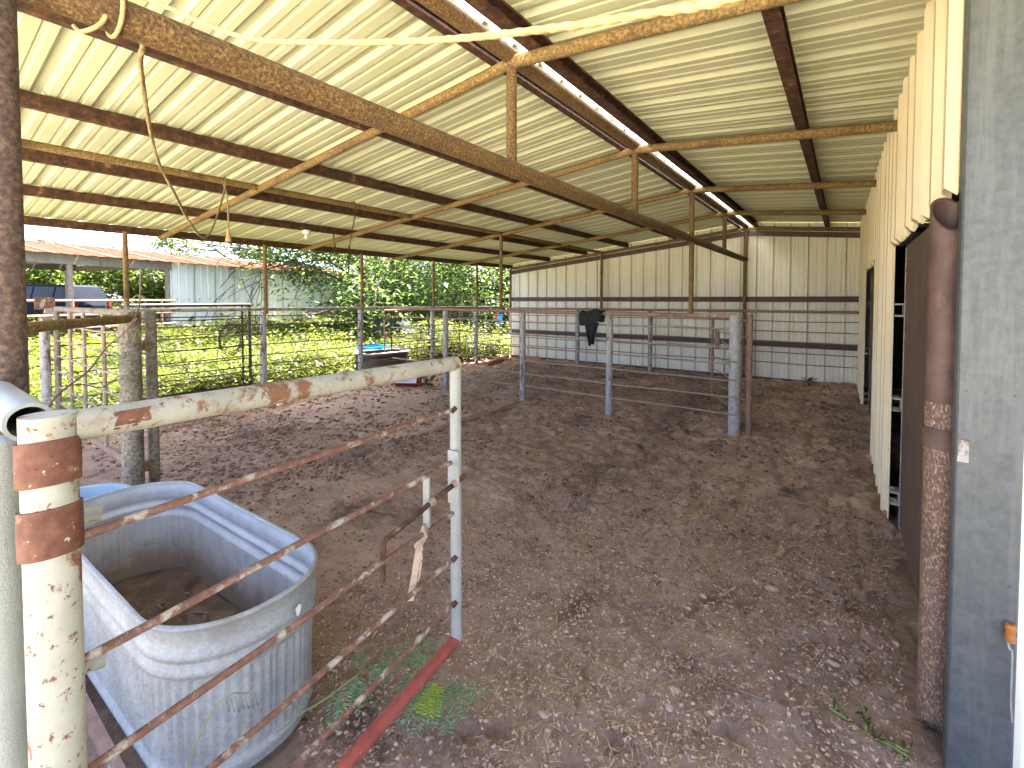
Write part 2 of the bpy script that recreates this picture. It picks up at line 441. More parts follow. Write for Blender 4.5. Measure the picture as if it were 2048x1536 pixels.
def part(name, mb, mat, parent, smooth=True, angle=38):
    return link(name, mesh_of(mb, name, mat, smooth, angle), parent)
def tag(o, label, cat, group=None):
    o['label'] = label; o['category'] = cat
    if group: o['group'] = group
    return o
def thing(name, label, cat, loc=(0, 0, 0), group=None):
    o = bpy.data.objects.new(name, None)
    COL.objects.link(o)
    o.empty_display_size = .1
    o.location = loc
    WLOC[o.name] = Vector(loc)
    return tag(o, label, cat, group)
def kind(o, k):
    o['kind'] = k
    return o
def tube1(name, pts, r, mat, parent, n=10, cap=True):
    return part(name, MB().tube(pts, r, n, cap), mat, parent)

# ------------------------------------------------------------------ numpy noise, ground height
def vnoise(x, y, seed=0):
    xi = np.floor(x).astype(np.int64); yi = np.floor(y).astype(np.int64)
    xf = x - xi; yf = y - yi
    def h(a, b):
        n = (a * 374761393 + b * 668265263 + seed * 974711) & 0xffffffff
        n = ((n ^ (n >> 13)) * 1274126177) & 0xffffffff
        return ((n ^ (n >> 16)) & 0xffff) / 65535.0
    u = xf * xf * (3 - 2 * xf); w = yf * yf * (3 - 2 * yf)
    return (h(xi, yi) * (1 - u) + h(xi + 1, yi) * u) * (1 - w) + (h(xi, yi + 1) * (1 - u) + h(xi + 1, yi + 1) * u) * w
def fbm(x, y, seed=0, oct=4):
    a, s, t = 1.0, 0.0, 0.0
    for k in range(oct):
        s = s + a * vnoise(x * 2 ** k, y * 2 ** k, seed + k * 7); t += a; a *= .5
    return s / t - .5
def sstep(a, b, x):
    t = np.clip((x - a) / (b - a), 0, 1)
    return t * t * (3 - 2 * t)
rng = np.random.default_rng(11)
PITS = [(-.814, 1.513, .045), (-.731, 1.672, .04), (-.679, 1.923, .035), (-.349, 2.003, .05), (-1.356, 1.706, .04), (-1.22, 1.37, .05), (-.666, 2.356, .035),
        (-1.093, 2.125, .03), (-1.143, 2.205, .025), (-.943, 2.211, .028), (-.949, 3.211, .035), (-.296, 2.469, .03), (-.401, 2.439, .028), (-.982, 1.922, .032),
        (-1.128, 1.451, .05), (-.549, 1.67, .04), (-1.405, 1.614, .035), (-1.02, 2.35, .03), (-.86, 2.05, .025), (-1.3, 2.0, .03), (-.2, 2.3, .035)]
for _ in range(14):
    PITS.append((rng.uniform(-1.6, .1), rng.uniform(1.3, 3.6), rng.uniform(.014, .03)))
PITS = [(a, b, c * 1.15) for a, b, c in PITS]
def ground(x, y, fine=True):
    x = np.asarray(x, float); y = np.asarray(y, float)
    z = .115 * sstep(4.5, 9.5, y) * (1 - .25 * sstep(-6, -8, x)) + .03 * sstep(-1.2, .2, x) * sstep(3.2, 6, y)
    calm = .35 + .65 * sstep(1.8, 4.2, y)
    z = z + .075 * fbm(x * 1.1, y * 1.1, 3, 3) * calm
    z = z + .065 * fbm(x * 4, y * 4, 9, 3) * calm
    if fine:
        z = z + .040 * fbm(x * 14, y * 14, 17, 3) * calm + .016 * fbm(x * 40, y * 40, 23, 2)
        # ridged hoof-trodden clods
        rd = np.abs(fbm(x * 7, y * 7, 41, 3)) * 2
        z = z - .10 * np.clip(.35 - rd, 0, 1) * calm
        for (px, py, r) in PITS:
            d = np.hypot(x - px, y - py)
            z = z - np.where(d < 1.8 * r, r * .6 * np.clip(1 - d / r, 0, 1) - .10 * r * np.exp(-((d - 1.25 * r) / (.3 * r)) ** 2), 0)
    return z - .02
def gz(x, y):
    return float(ground(np.array([x]), np.array([y]), False)[0])
def outz(x, y):
    return .03 * np.clip(-np.asarray(x, float) - 10, 0, 30)

# ------------------------------------------------------------------ setting: ground sheet, pen floor, slab
xs = np.concatenate([[-600, -300, -150, -80, -50], np.arange(-40, -9, 1.0), np.arange(-9, -7.9, .2), np.linspace(-7.9, 4, 8), [10, 30, 80, 200, 600]])
ys = np.concatenate([[-600, -200, -80, -30, -12], np.arange(-6, 40, 1.0), [50, 70, 110, 200, 600]])
GX, GY = np.meshgrid(xs, ys)
GZ = outz(GX, GY) + .05 * fbm(GX * .3, GY * .3, 5, 3) * (GX < -8.6)
inside = (GX > -8.5) & (GX < 4.5) & (GY > -1.5) & (GY < 11.5)
GZ = np.where(inside, -.14, GZ - .03)
V = np.stack([GX, GY, GZ], -1).reshape(-1, 3)
def grid_faces(ny, nx):
    i = np.arange(ny - 1)[:, None] * nx + np.arange(nx - 1)[None, :]
    return np.stack([i, i + 1, i + nx + 1, i + nx], -1).reshape(-1, 4)
kind(link('ground', np_mesh('ground', V, grid_faces(len(ys), len(xs)), M['soil'], True)), 'structure')

xs = np.concatenate([np.arange(-9.2, -4, .05), np.arange(-4, -1.9, .03), np.arange(-1.9, .62, .0125), [.8, 1.5, 2.6]])
ys = np.concatenate([np.arange(-2, .9, .1), np.arange(.9, 3.6, .0125), np.arange(3.6, 6.5, .025), np.arange(6.5, 11.4, .04)])
GX, GY = np.meshgrid(xs, ys)
GZ = ground(GX, GY)
GZ = GZ - .05 * sstep(-8.4, -9.2, GX) - .12 * sstep(-.5, -2, GY)
V = np.stack([GX, GY, GZ], -1).reshape(-1, 3)
kind(link('pen_dirt_floor', np_mesh('pen_dirt_floor', V, grid_faces(len(ys), len(xs)), M['dirt'], True)), 'structure')

mb = MB()
nx, ny = 26, 16
rows = []
for j in range(ny + 1):
    row = []
    for i in range(nx + 1):
        x = -7.45 + 3.0 * i / nx; y = 3.6 + 2.62 * j / ny
        row.append((x + .02 * math.sin(y * 9), y + .02 * math.sin(x * 7), .045 - .07 * max(0, 1 - j / 9) + .012 * math.sin(x * 3 + y * 2)))
    rows.append(row)
mb.sheet(rows)
rim = rows[0] + [r[-1] for r in rows[1:]] + rows[-1][::-1][1:] + [r[0] for r in rows[::-1][1:-1]]
mb.sheet([rim, [(p[0], p[1], -.15) for p in rim]], True)
slab = kind(part('concrete_slab', mb, M['concrete'], None, True, 30), 'structure')

# unseen pale sheet behind the camera, added to bounce light under the roof
mb = MB().sheet([[(x, y, .006 - .01 * max(0, y + 1.6)) for x in (-16, -12, -8, -4, 0, 4, 8, 14)] for y in (-22, -16, -10, -6, -3, -1.0)])
kind(part('bounce_yard', mb, M['bounce_ground'], None), 'structure')

# ------------------------------------------------------------------ BARN
RXX, ZR, SL = -1.736, 3.28, .1014          # ridge line, purlin underside at the ridge, roof pitch
def zp(x):
    return ZR - SL * abs(x - RXX)
TY = [.2] + [2.384 + 2.1 * n for n in range(5)]
YE = TY[-1]
def wx(y):
    return .36 - .013 * y
barn = thing('livestock_barn', 'open sided pipe framed livestock barn with cream ribbed metal roof', 'barn', (-3.5, 5.5, 0))

def rib_profile(width, rib=.032, minor=.006, pitch=.3048):
    P = []
    k = 0
    c = 0.0
    while c <= width + 1e-6:
        P += [(c - .045, 0), (c - .022, rib), (c + .022, rib), (c + .045, 0)]
        for mm in (.102, .203):
            if c + mm < width - .05:
                P += [(c + mm - .018, 0), (c + mm - .008, minor), (c + mm + .008, minor), (c + mm + .018, 0)]
        c += pitch
    return P
PW = .9144
PROF = rib_profile(PW)
def roof_panel_mesh(xa, xb, name):
    mb = MB(); n = 5
    rows = []
    for i in range(n + 1):
        x = xa + (xb - xa) * i / n
        rows.append([(x, s, zp(x) + .104 + h) for s, h in PROF])
    mb.sheet(rows)
    return mesh_of(mb, name, M['roof_in'], True, 20)
meL = roof_panel_mesh(-8.12, -1.775, 'roof_panel')
meR = roof_panel_mesh(-1.64, 2.6, 'roof_panel')
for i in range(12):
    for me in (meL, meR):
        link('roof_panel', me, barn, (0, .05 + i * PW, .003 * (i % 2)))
mb = MB()
mb.sheet([[(-1.80, .05, 3.447), (-1.708, .05, 3.49), (-1.615, .05, 3.447)], [(-1.80, 11.05, 3.447), (-1.708, 11.05, 3.49), (-1.615, 11.05, 3.447)]])
part('ridge_cap', mb, M['cap'], barn)  # added translucent strip standing for the bright open gap at the ridge

def channel(name, x, z0, h, w, y0, y1, mat, open_dir=1, lip=.016, t=.004, parent=barn):
    """C channel along Y, web on the side away from open_dir"""
    a, b_ = (0, w) if open_dir > 0 else (w, 0)
    sg = 1 if open_dir > 0 else -1
    P = [(a, 0), (b_, 0), (b_, lip), (b_ - sg * t, lip), (b_ - sg * t, t), (a + sg * t, t), (a + sg * t, h - t), (b_ - sg * t, h - t), (b_ - sg * t, h - lip), (b_, h - lip), (b_, h), (a, h)]
    mb = MB().extrude(P, lambda u, v: (x + u, y0, z0 + v), lambda u, v: (x + u, y1, z0 + v))
    return part(name, mb, mat, parent, False)
for x in (-3.24, -4.41, -5.54, -6.65):
    channel('purlin', x, zp(x) + .002, .1, .055, .06, 10.95, M['rust_dark'], -1)
channel('purlin', -1.90, zp(-1.87), .1, .06, .06, 10.95, M['rust_dark'], 1)
channel('purlin', -1.60, zp(-1.55) + .002, .1, .075, .06, 10.95, M['rust_dark'], 1)
channel('purlin', -.36, zp(-.32) + .002, .1, .075, .06, 10.95, M['rust_dark'], 1)
channel('eave_beam', -7.95, zp(-7.9) - .02, .1, .07, .06, 10.95, M['rust_dark'], -1)
tube1('ridge_pipe', [(RXX, .08, 3.275), (RXX, 10.9, 3.275)], .048, M['rust_beam'], barn, 16)
tube1('tie_beam', [(RXX, .1, 2.575), (RXX, YE, 2.575)], .052, M['rust_beam'], barn, 18)
tube1('long_pipe', [(-5.0, .1, 2.915), (-5.0, YE, 2.915)], .033, M['rust'], barn, 14)
for k, y in enumerate(TY):
    rr = .036
    tube1('rafter', [(-7.9, y, zp(-7.9) - rr), (RXX + .02, y, ZR - rr - .005)], rr, M['rust'], barn, 14)
    tube1('rafter', [(RXX - .0, y, ZR - rr - .003), (2.5, y, zp(2.5) - rr)], rr + .004, M['rust'], barn, 14)
    if k:
        tube1('king_post', [(RXX, y, 2.58), (RXX, y, 3.27)], .034, M['rust_beam'], barn, 14)
for y in (1.97, 3.81, 5.71, 7.69, 9.265, 10.76):
    tube1('eave_post', [(-7.87, y, 1.5), (-7.87, y, zp(-7.9) + .0)], .031, M['rust'], barn, 12)
tube1('support_post', [(RXX, .187, -.1), (RXX, .187, 3.25)], .041, M['rust_col'], barn, 20)
tube1('support_post', [(.42, .2, -.1), (.42, .2, 3.05)], .05, M['rust'], barn, 14)
tube1('support_post', [(-7.87, .2, -.1), (-7.87, .2, 2.62)], .05, M['rust'], barn, 14)
tube1('support_post', [(RXX, 6.6, 1.5), (RXX, 6.6, 2.54)], .034, M['rust'], barn, 14)
tube1('support_post', [(-5.0, 6.55, 1.5), (-5.0, 6.55, 2.9)], .031, M['rust'], barn, 14)
tube1('support_post', [(RXX, 10.72, -.05), (RXX, 10.72, 3.25)], .036, M['rust'], barn, 14)
tube1('support_post', [(-5.0, 10.72, 1.4), (-5.0, 10.72, 2.9)], .033, M['rust'], barn, 14)

# end wall: ribbed sheets seen from the inside, standing behind girts
def wall_profile(width):
    P = []
    c = 0.0
    while c <= width + 1e-6:
        P += [(c - .04, 0), (c - .02, .028), (c + .02, .028), (c + .04, 0)]
        for mm in (.102, .203):
            if c + mm < width - .05:
                P += [(c + mm - .014, 0), (c + mm - .006, .006), (c + mm + .006, .006), (c + mm + .014, 0)]
        c += .3048
    return P
WP = wall_profile(PW)
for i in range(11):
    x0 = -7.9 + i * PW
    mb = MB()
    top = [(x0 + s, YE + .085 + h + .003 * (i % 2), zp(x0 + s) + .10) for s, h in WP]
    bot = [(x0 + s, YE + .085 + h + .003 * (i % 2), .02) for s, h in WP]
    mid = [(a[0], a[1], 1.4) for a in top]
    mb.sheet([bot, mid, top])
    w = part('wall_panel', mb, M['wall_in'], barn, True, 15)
    # stained lap seam of this sheet
    for k in range(3):
        xx = x0 + .3048 * k
        mb2 = MB().box((xx - .047, YE + .078, .05), (xx - (.041 if k else .034), YE + .0835, zp(xx) + .07))
        part('lap_seam', mb2, M['seam'], w, False)
def girt(z0, z1, x0, x1, za=None):
    mb = MB()
    h = z1 - z0
    n = 1
    mb.box((x0, YE + .02, z0), (x1, YE + .076, z1))
    part('girt', mb, M['girt'], barn, False)
girt(1.69, 1.80, -7.87, .3)
girt(.77, .87, -7.87, .3)
girt(.04, .12, -7.87, .3)
for (xa, xb) in ((-7.87, RXX), (RXX, .35)):
    mb = MB()
    za, zb = zp(xa) - .19, zp(xb) - .19
    mb.extrude([(0, 0), (.056, 0), (.056, .1), (0, .1)], lambda u, v, za=za, xa=xa: (xa, YE + .02 + u, za + v), lambda u, v, zb=zb, xb=xb: (xb, YE + .02 + u, zb + v))
    part('rake_girt', mb, M['girt'], barn, False)

# right hand side wall: ribbed sheets with two stall doors
def side_panel(y0, y1, z0, jag=False, name='wall_panel'):
    mb = MB()
    P = []
    c = math.floor(y0 / .3048) * .3048
    pts = [(y0, 0)]
    while c < y1 + .1:
        for ds, h in ((-.05, 0), (-.026, .034), (.026, .034), (.05, 0), (.102 - .014, 0), (.102 - .006, .006), (.102 + .006, .006), (.102 + .014, 0), (.203 - .014, 0), (.203 - .006, .006), (.203 + .006, .006), (.203 + .014, 0)):
            if y0 + .004 < c + ds < y1 - .004:
                pts.append((c + ds, h))
        c += .3048
    pts.append((y1, 0))
    r = random.Random(int(y0 * 100))
    top = [(wx(y) - h, y, zp(wx(y)) + .11) for y, h in pts]
    bot = [(wx(y) - h, y, z0 + (r.uniform(-.012, .012) if jag else 0) + (.03 if jag and h > .02 else 0)) for y, h in pts]
    mid = [(a[0], a[1], z0 + (a[2] - z0) * .5) for a in top]
    mb.sheet([bot, mid, top])
    return part(name, mb, M['side_wall'], barn, True, 15)
D1, D2 = (2.36, 4.62), (6.52, 8.95)
for y0, y1, z0, jg in ((D1[0], 3.05, 2.14, 1), (3.053, 3.96, 2.15, 1), (3.963, D1[1] + .002, 2.15, 1), (D1[1] + .004, 5.5, -.03, 0), (5.503, D2[0], -.02, 0),
                       (D2[0] + .003, 7.4, 2.16, 1), (7.403, 8.2, 2.17, 1), (8.203, D2[1], 2.17, 1), (D2[1] + .003, 9.9, .0, 0), (9.903, YE + .08, .03, 0)):
    side_panel(y0, y1, z0, jg)
r5 = random.Random(5)
mbs = MB()
for y0, y1 in ((4.7, 6.45), (9.0, 10.7)):
    for zz in (.55, 1.25, 2.3, 2.75):
        y = y0
        while y < y1:
            mbs.tube([(wx(y) - .008, y, zz), (wx(y) + .002, y, zz)], .007, 6)
            y += .3048
kind(part('wall_screws', mbs, M['dark_metal'], barn), 'stuff')

def door(y0, y1, xo, near_pipe, nm='stall_door'):
    mb = MB().box((xo, y0, .1), (xo + .035, y1, 2.13))
    d = part(nm, mb, M['door'], barn, False)
    part('edge_trim', MB().box((xo - .004, y1 + .001, .06), (xo + .042, y1 + .022, 2.12)), M['rough_edge'], d, False)
    for z in (.22, .92, 1.62):
        P = [(0, 0), (.055, 0), (.055, .085), (0, .085), (0, .075), (.047, .075), (.047, .010), (0, .010)]
        mb = MB().extrude(P, lambda u, v, z=z: (xo - .055 + u * 1.1, y1 + .035, z + v * 1.15), lambda u, v, z=z: (xo - .055 + u * 1.1, y1 + .16, z + v * 1.15))
        part('channel_bracket', mb, M['fence_post'], d, False)
    for yy in (y0 + .3, y0 + .75):
        part('weld_seam', MB().tube([(xo - .001, yy, .2), (xo - .001, yy, 2.1)], .0035, 5), M['door_pipe'], d)
    return d
dr1 = door(2.46, 4.36, .345, True)
part('edge_pipe', MB().pipe((.318, 2.455, .03), (.318, 2.455, 1.35), .056, .007, 24, cut0=(0, -.9, 0)), M['door_pipe'], dr1)
part('edge_pipe', MB().pipe((.3181, 2.455, 1.345), (.3181, 2.455, 2.08), .0575, .008, 24, cut1=(-.35, 1.25, 0)), M['door_pipe_plain'], dr1)
rows = []
for rr_ in (.0595, .0635):
    for z in (1.165, 1.245):
        rows.append([(.318 + rr_ * math.cos(R(a)), 2.455 + rr_ * math.sin(R(a)), z) for a in range(310, 149, -10)])
mb = MB().sheet([rows[0], rows[1], rows[3], rows[2], rows[0]])
part('latch_strap', mb, M['door_pipe_plain'], dr1)
part('hasp_plate', MB().box((.336, 2.53, 1.18), (.3445, 2.74, 1.235)), M['door_pipe_plain'], dr1, False)
part('hasp_slot_shade', MB().box((.333, 2.63, 1.20), (.3355, 2.72, 1.215)), M['shade_dark'], dr1, False)  # solid dark strip in place of the shaded slot opening
part('latch_pin', MB().tube([(.322, 2.66, 1.232), (.30, 2.58, 1.222), (.285, 2.54, 1.205), (.29, 2.535, 1.18)], [.011, .011, .009, .007], 10), M['fence_post'], dr1)
dr2 = door(6.6, 8.7, .30, False)

# sheet wrapped gate post and stall front
mb = MB()
P = [(.329, 2.285), (.335, 2.279), (.494, 2.279), (.50, 2.285), (.50, 2.345), (.329, 2.345)]
mb.extrude(P, lambda u, v: (u, v, -.05), lambda u, v: (u, v, 3.14))
cp = part('gate_post', mb, M['galv_sheet'], barn, False)
for (x, z) in ((.357, 1.42), (.407, 1.42), (.477, 1.415), (.477, .75), (.357, .4)):
    part('screw', MB().tube([(x, 2.279, z), (x, 2.2745, z)], .0055, 8), M['galv_sheet'], cp)
mb = MB().box((.334, 2.272, 1.165), (.364, 2.2785, 1.245))
part('latch_strike', mb, M['fence_post'], cp, False)
mb = MB()
rows = [[(.506 + s, 2.36 - h, -.05) for s, h in rib_profile(2.1)], [(.506 + s, 2.36 - h, 3.15) for s, h in rib_profile(2.1)]]
mb.sheet(rows)
part('wall_panel', mb, M['wall_in'], barn, True, 15)
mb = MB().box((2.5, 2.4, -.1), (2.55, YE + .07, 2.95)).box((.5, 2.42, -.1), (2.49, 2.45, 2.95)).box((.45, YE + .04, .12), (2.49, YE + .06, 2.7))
part('stall_shade_wall', mb, M['shade_dark'], barn, False)  # walls closing the unseen stall, its darkness put into their colour

# ------------------------------------------------------------------ fences
ROD_Z = (1.30, 1.08, .86, .64, .42)
def fence(name, label, line, posts, rods, rail_z, rail_r=.03, post_r=.05, rail_mat='rail_rust', post_mat='fence_post', rod_r=.0115, group=None, rod_mat='rod'):
    """line: list of (x, y) corners of the rail; posts: list of (x, y)"""
    a = line[0]
    t = thing(name, label, 'fence', (a[0], a[1], 0), group)
    for i in range(len(line) - 1):
        p, q = line[i], line[i + 1]
        tube1('top_rail', [(p[0], p[1], rail_z[i]), (q[0], q[1], rail_z[i + 1])], rail_r, M[rail_mat], t, 14)
        for z in rods:
            n = 9; rr = random.Random(int(z * 100) + i)
            pts = []
            for k in range(n + 1):
                u = k / n
                pts.append((p[0] + (q[0] - p[0]) * u, p[1] + (q[1] - p[1]) * u, z + rr.uniform(-.010, .010) + (rail_z[i] + (rail_z[i + 1] - rail_z[i]) * u - 1.53) * .6))
            tube1('rod', pts, rod_r, M[rod_mat], t, 6)
    for (x, y) in posts:
        rr = random.Random(int(abs(x) * 91 + y * 37))
        tube1('post', [(x + rr.uniform(-.012, .012), y + rr.uniform(-.012, .012), -.1), (x, y, (rail_z[0] + rail_z[-1]) / 2 - .02)], post_r, M[post_mat], t, 16)
    return t
eave_posts = [(-7.9, 1.18), (-7.9, 1.95), (-7.9, 3.78), (-7.9, 5.69), (-7.9, 7.68), (-7.9, 9.26)]
fence('pipe_fence', 'long pipe and rod fence under the open eave, bordering the green weeds', [(-7.87, 1.18), (-7.87, 6.42), (-7.87, 10.7)], eave_posts, (1.44, 1.30, 1.13, .96, .79, .62, .46, .30), [1.60, 1.56, 1.52], post_r=.05, rail_mat='grey_pipe', rod_mat='dark_rod', rod_r=.0085)
fence('pipe_fence', 'rusty railed cross fence in mid pen with the black rubber sheet on it', [(-7.83, 6.42), (-1.14, 6.42)],
      [(-6.28, 6.45), (-4.46, 6.45), (-2.87, 6.45)], (1.36, 1.13, .92, .70, .48, .27), [1.56, 1.525], post_r=.05)
cf = [o for o in COL.objects if o.name.startswith('pipe_fence')][-1]
tube1('end_post', [(-1.135, 6.42, -.05), (-1.14, 6.42, 1.545)], .072, M['fence_post'], cf, 20)
tube1('end_post', [(-.985, 6.50, .0), (-.985, 6.50, 1.55)], .036, M['rail_rust'], cf, 16)
for z in (.28, .5, .72, .95):
    part('rod_clip', MB().tube([(-1.20, 6.345, z), (-1.10, 6.345, z)], .012, 8), M['rod'], cf)
fence('pipe_fence', 'rod fence standing right against the cream end wall', [(-7.8, 10.5), (.2, 10.5)], [(-5.55, 10.5), (-3.66, 10.5), (-1.6, 10.52)], (1.327, 1.129, .921, .713, .496), [1.49, 1.506], rail_r=.026, post_r=.052, rod_r=.0095, rod_mat='rail_rust')

# front fence stub: white fixed post, open ended rail
ft = thing('pipe_fence', 'short front fence with open ended white rail and thick white post at left edge', 'fence', (-1.36, .13, 0))
tube1('post', [(-1.335, .118, -.1), (-1.335, .118, 1.475)], .048, M['pale_post'], ft, 24)
part('open_rail', MB().pipe((-3.05, .165, 1.51), (-1.272, .165, 1.512), .037, .007, 26), M['stile_pipe'], ft)
tube1('post', [(-3.05, .165, -.1), (-3.05, .165, 1.52)], .055, M['white_pipe'], ft, 18)
tube1('diagonal_rail', [(-3.05, .165, 1.60), (-4.40, 1.10, 1.60)], .031, M['rust'], ft, 14)
for z in (1.30, .98, .52):
    part('cut_bar', MB().tube([(-1.30, .16, z), (-1.29, .27, z - .01)], .017, 10), M['grey_pipe'], ft)
tube1('brace_post', [(-4.45, 1.128, -.1), (-4.45, 1.128, 1.65)], .070, M['mottled_post'], ft, 24)

# ------------------------------------------------------------------ near gate
gate = thing('pipe_gate', 'near open pipe gate with rust hinge bands, pale stile and red bottom rail', 'gate', (-1.2, .18, 0))
HX, HY, SX, SY = -1.2, .18, -1.345, 1.44
def gp(u, z, off=0.0):
    return (HX + (SX - HX) * u + off, HY + (SY - HY) * u, z)
tube1('hinge_stile', [(HX, HY, .03), (HX, HY, 1.2), (HX, HY, 1.535)], .040, M['white_pipe'], gate, 28)
for (z0, z1) in ((1.405, 1.487), (1.272, 1.362)):
    mb = MB()
    n = 30
    rows = []
    for (rr, dz) in ((.0408, 0), (.0455, .001), (.0460, .5), (.0455, .999), (.0408, 1)):
        rows.append([(HX - .004 + rr * math.cos(2 * math.pi * k / n) * 1.04, HY + rr * math.sin(2 * math.pi * k / n), z0 + (z1 - z0) * dz + .007 * math.cos(2 * math.pi * k / n)) for k in range(n)])
    mb.sheet(rows, True)
    part('hinge_band', mb, M['band'], gate)
tr_ = tube1('top_rail', [gp(.025, 1.505), gp(.5, 1.49), gp(1.0, 1.476)], .0305, M['grey_pipe'], gate, 20)
mb = MB()
rr = random.Random(4)
rows = []
for i in range(5):
    rows.append([(gp(.075 + .012 * i + rr.uniform(-.003, .003), 1.505 + .031 * math.sin(a) * 1.03)[0] + .0315 * math.cos(a), gp(.075 + .012 * i + rr.uniform(-.004, .004), 0)[1], 1.505 + .0318 * math.sin(a)) for a in [-.6 + .3 * k for k in range(5)]])
mb.sheet(rows)
part('patch_plate', mb, M['band'], gate)
tube1('latch_stile', [gp(1.0, .275), gp(1.0, .9), gp(1.0, 1.475)], .0245, M['stile_pipe'], gate, 20)
for zs, zh in ((1.279, 1.287), (1.057, 1.04), (.838, .81), (.639, .60), (.442, .39)):
    n = 10
    pts = [gp(.025 + .97 * k / n, zh + (zs - zh) * k / n + .0018 * math.sin(k * 1.1 + zs * 9)) for k in range(n + 1)]
    tube1('bar', pts, .0095, M['bar_rust'], gate, 10)
tube1('bottom_rail', [gp(.03, .23), gp(.99, .272)], .0245, M['bar_red'], gate, 18)
for z in (1.279, .639, .442):
    part('weld_bead', MB().tube([gp(.972, z - .004, .006), gp(.988, z + .012, .014)], .011, 6), M['rust_dark'], gate)
lp = part('latch_plate', MB().box((-1.358, 1.262, .822), (-1.325, 1.270, 1.045)), M['stile_pipe'], gate, False)
part('latch_plate', MB().box((-1.358, 1.405, .885), (-1.298, 1.413, 1.11)), M['stile_pipe'], gate, False)
tube1('slide_bolt', [(-1.305, 1.02, .755), (-1.305, 1.022, .86), (-1.306, 1.026, .885), (-1.308, 1.04, .897), (-1.315, 1.27, .945), (-1.318, 1.47, .99)], .0105, M['rust_dark'], gate, 12)
for y, z in ((1.266, .945), (1.40, .975)):
    part('bolt_loop', MB().tube([(-1.316, y - .012, z - .003), (-1.316, y + .014, z + .003)], .0155, 12), M['rod'], gate)
mb = MB().sheet([[(-1.31, 1.245, .845), (-1.345, 1.262, .855)], [(-1.295, 1.225, .83), (-1.33, 1.235, .865)], [(-1.30, 1.20, .80), (-1.33, 1.205, .815)], [(-1.315, 1.19, .785), (-1.34, 1.195, .79)]])
part('bent_tab', mb, M['rod'], gate)
# strap of bleached wood and twine hanging on the latch
st = thing('hanging_strap', 'bleached strap and knotted twine hanging from the near gate latch', 'strap', (-1.34, 1.2, .6))
part('strap', MB().extrude([(-.012, 0), (.012, 0), (.012, .004), (-.012, .004)], lambda u, v: (-1.325 + u * .6, 1.213 + u * .8 + v, .80), lambda u, v: (-1.352 + u * .6, 1.185 + u * .8 + v, .575)), M['tag'], st, False)
mb = MB()
for k in range(4):
    a = k * .9
    mb.tube([(-1.318 + .012 * math.sin(a), 1.205, .81 - .035 * k), (-1.300, 1.195 + .01 * math.cos(a), .79 - .035 * k), (-1.322, 1.20, .765 - .035 * k)], .0035, 6)
part('twine', mb, M['tag'], st)

# ------------------------------------------------------------------ other gates
def simple_gate(label, A, B, z0, z1, bars, verts, mat_top, mat_bar, mat_bot, r_fr=.028, r_bar=.009, r_hinge=None, hz=None):
    A, B = Vector(A), Vector(B)
    t = thing('pipe_gate', label, 'gate', (A.x, A.y, 0))
    def P(u, z):
        q = A.lerp(B, u); return (q.x, q.y, z)
    tube1('top_rail', [P(0, z1), P(1, z1)], r_fr, M[mat_top], t, 14)
    tube1('bottom_rail', [P(0, z0), P(1, z0)], r_fr, M[mat_bot], t, 14)
    tube1('stile', [P(0, z0 - .02), P(0, hz or z1)], r_hinge or r_fr, M[mat_top], t, 14)
    tube1('stile', [P(1, z0), P(1, z1)], r_fr, M[mat_top], t, 14)
    for k in range(bars):
        z = z0 + (z1 - z0) * (k + 1) / (bars + 1)
        tube1('bar', [P(0, z), P(.5, z - .012), P(1, z)], r_bar, M[mat_bar], t, 8)
    for u in verts:
        tube1('upright', [P(u, z0), P(u, z1)], r_bar * 1.8, M[mat_bar], t, 8)
    return t
g2 = simple_gate('long pen gate with grey top rail beyond the galvanised tank', (-4.5, 1.275, 0), (-7.80, 1.27, 0), .29, 1.63, 6, (.40, .62, .80), 'mottled_post', 'rod', 'rail_rust', r_fr=.031, r_bar=.010, r_hinge=.038, hz=1.66)
for z in (1.38, .42):
    part('hinge_block', MB().box((-4.53, 1.16, z - .035), (-4.46, 1.27, z + .035)), M['rust'], g2, False)
g3 = simple_gate('open gate swung back behind the cross fence end post', (-1.0, 6.56, 0), (-1.74, 7.92, 0), .22, 1.46, 5, (), 'rail_rust', 'rod', 'rail_rust', r_fr=.022)
part('latch_box', MB().box((-1.66, 7.70, .98), (-1.60, 7.76, 1.26)), M['rail_rust'], g3, False)
tube1('slide_bolt', [(-1.54, 7.62, 1.10), (-1.35, 7.28, 1.06), (-1.34, 7.27, 1.0)], .012, M['rod'], g3, 8)
g4 = simple_gate('dark topped outer gate leaning outside the eave fence', (-8.22, 2.0, 0), (-8.2, 3.70, 0), .3, 1.655, 5, (.93,), 'dark_metal', 'dark_rod', 'dark_metal', r_fr=.027)
g5 = simple_gate('low rusty outer gate outside the far half of the eave fence', (-8.3, 6.6, 0), (-8.25, 9.0, 0), .3, 1.50, 5, (.08, .55), 'rail_rust', 'dark_rod', 'rail_rust', r_fr=.02)

# rusty curved plate on the corner of the pen
mb = MB()
P = []
for k in range(5):
    a = math.pi / 2 + k * math.pi / 8; P.append((.03 + .03 * math.cos(a) - .0, .12 + .03 * math.sin(a)))
P = [(.0, 0.0), (.18, 0.0), (.18, .12)] + [(.15 + .03 * math.cos(a * math.pi / 8), .12 + .03 * math.sin(a * math.pi / 8)) for a in range(5)] + [(.03 + .03 * math.cos(math.pi / 2 + a * math.pi / 8), .12 + .03 * math.sin(math.pi / 2 + a * math.pi / 8)) for a in range(5)]
mb.extrude(P, lambda u, v: (-7.845, 1.09 + u, 1.625 + v), lambda u, v: (-7.825, 1.09 + u, 1.625 + v))
tag(part('rusty_plate', mb, M['bar_rust'], None, False), 'small rusty rounded plate standing on the left corner fence post', 'metal plate')

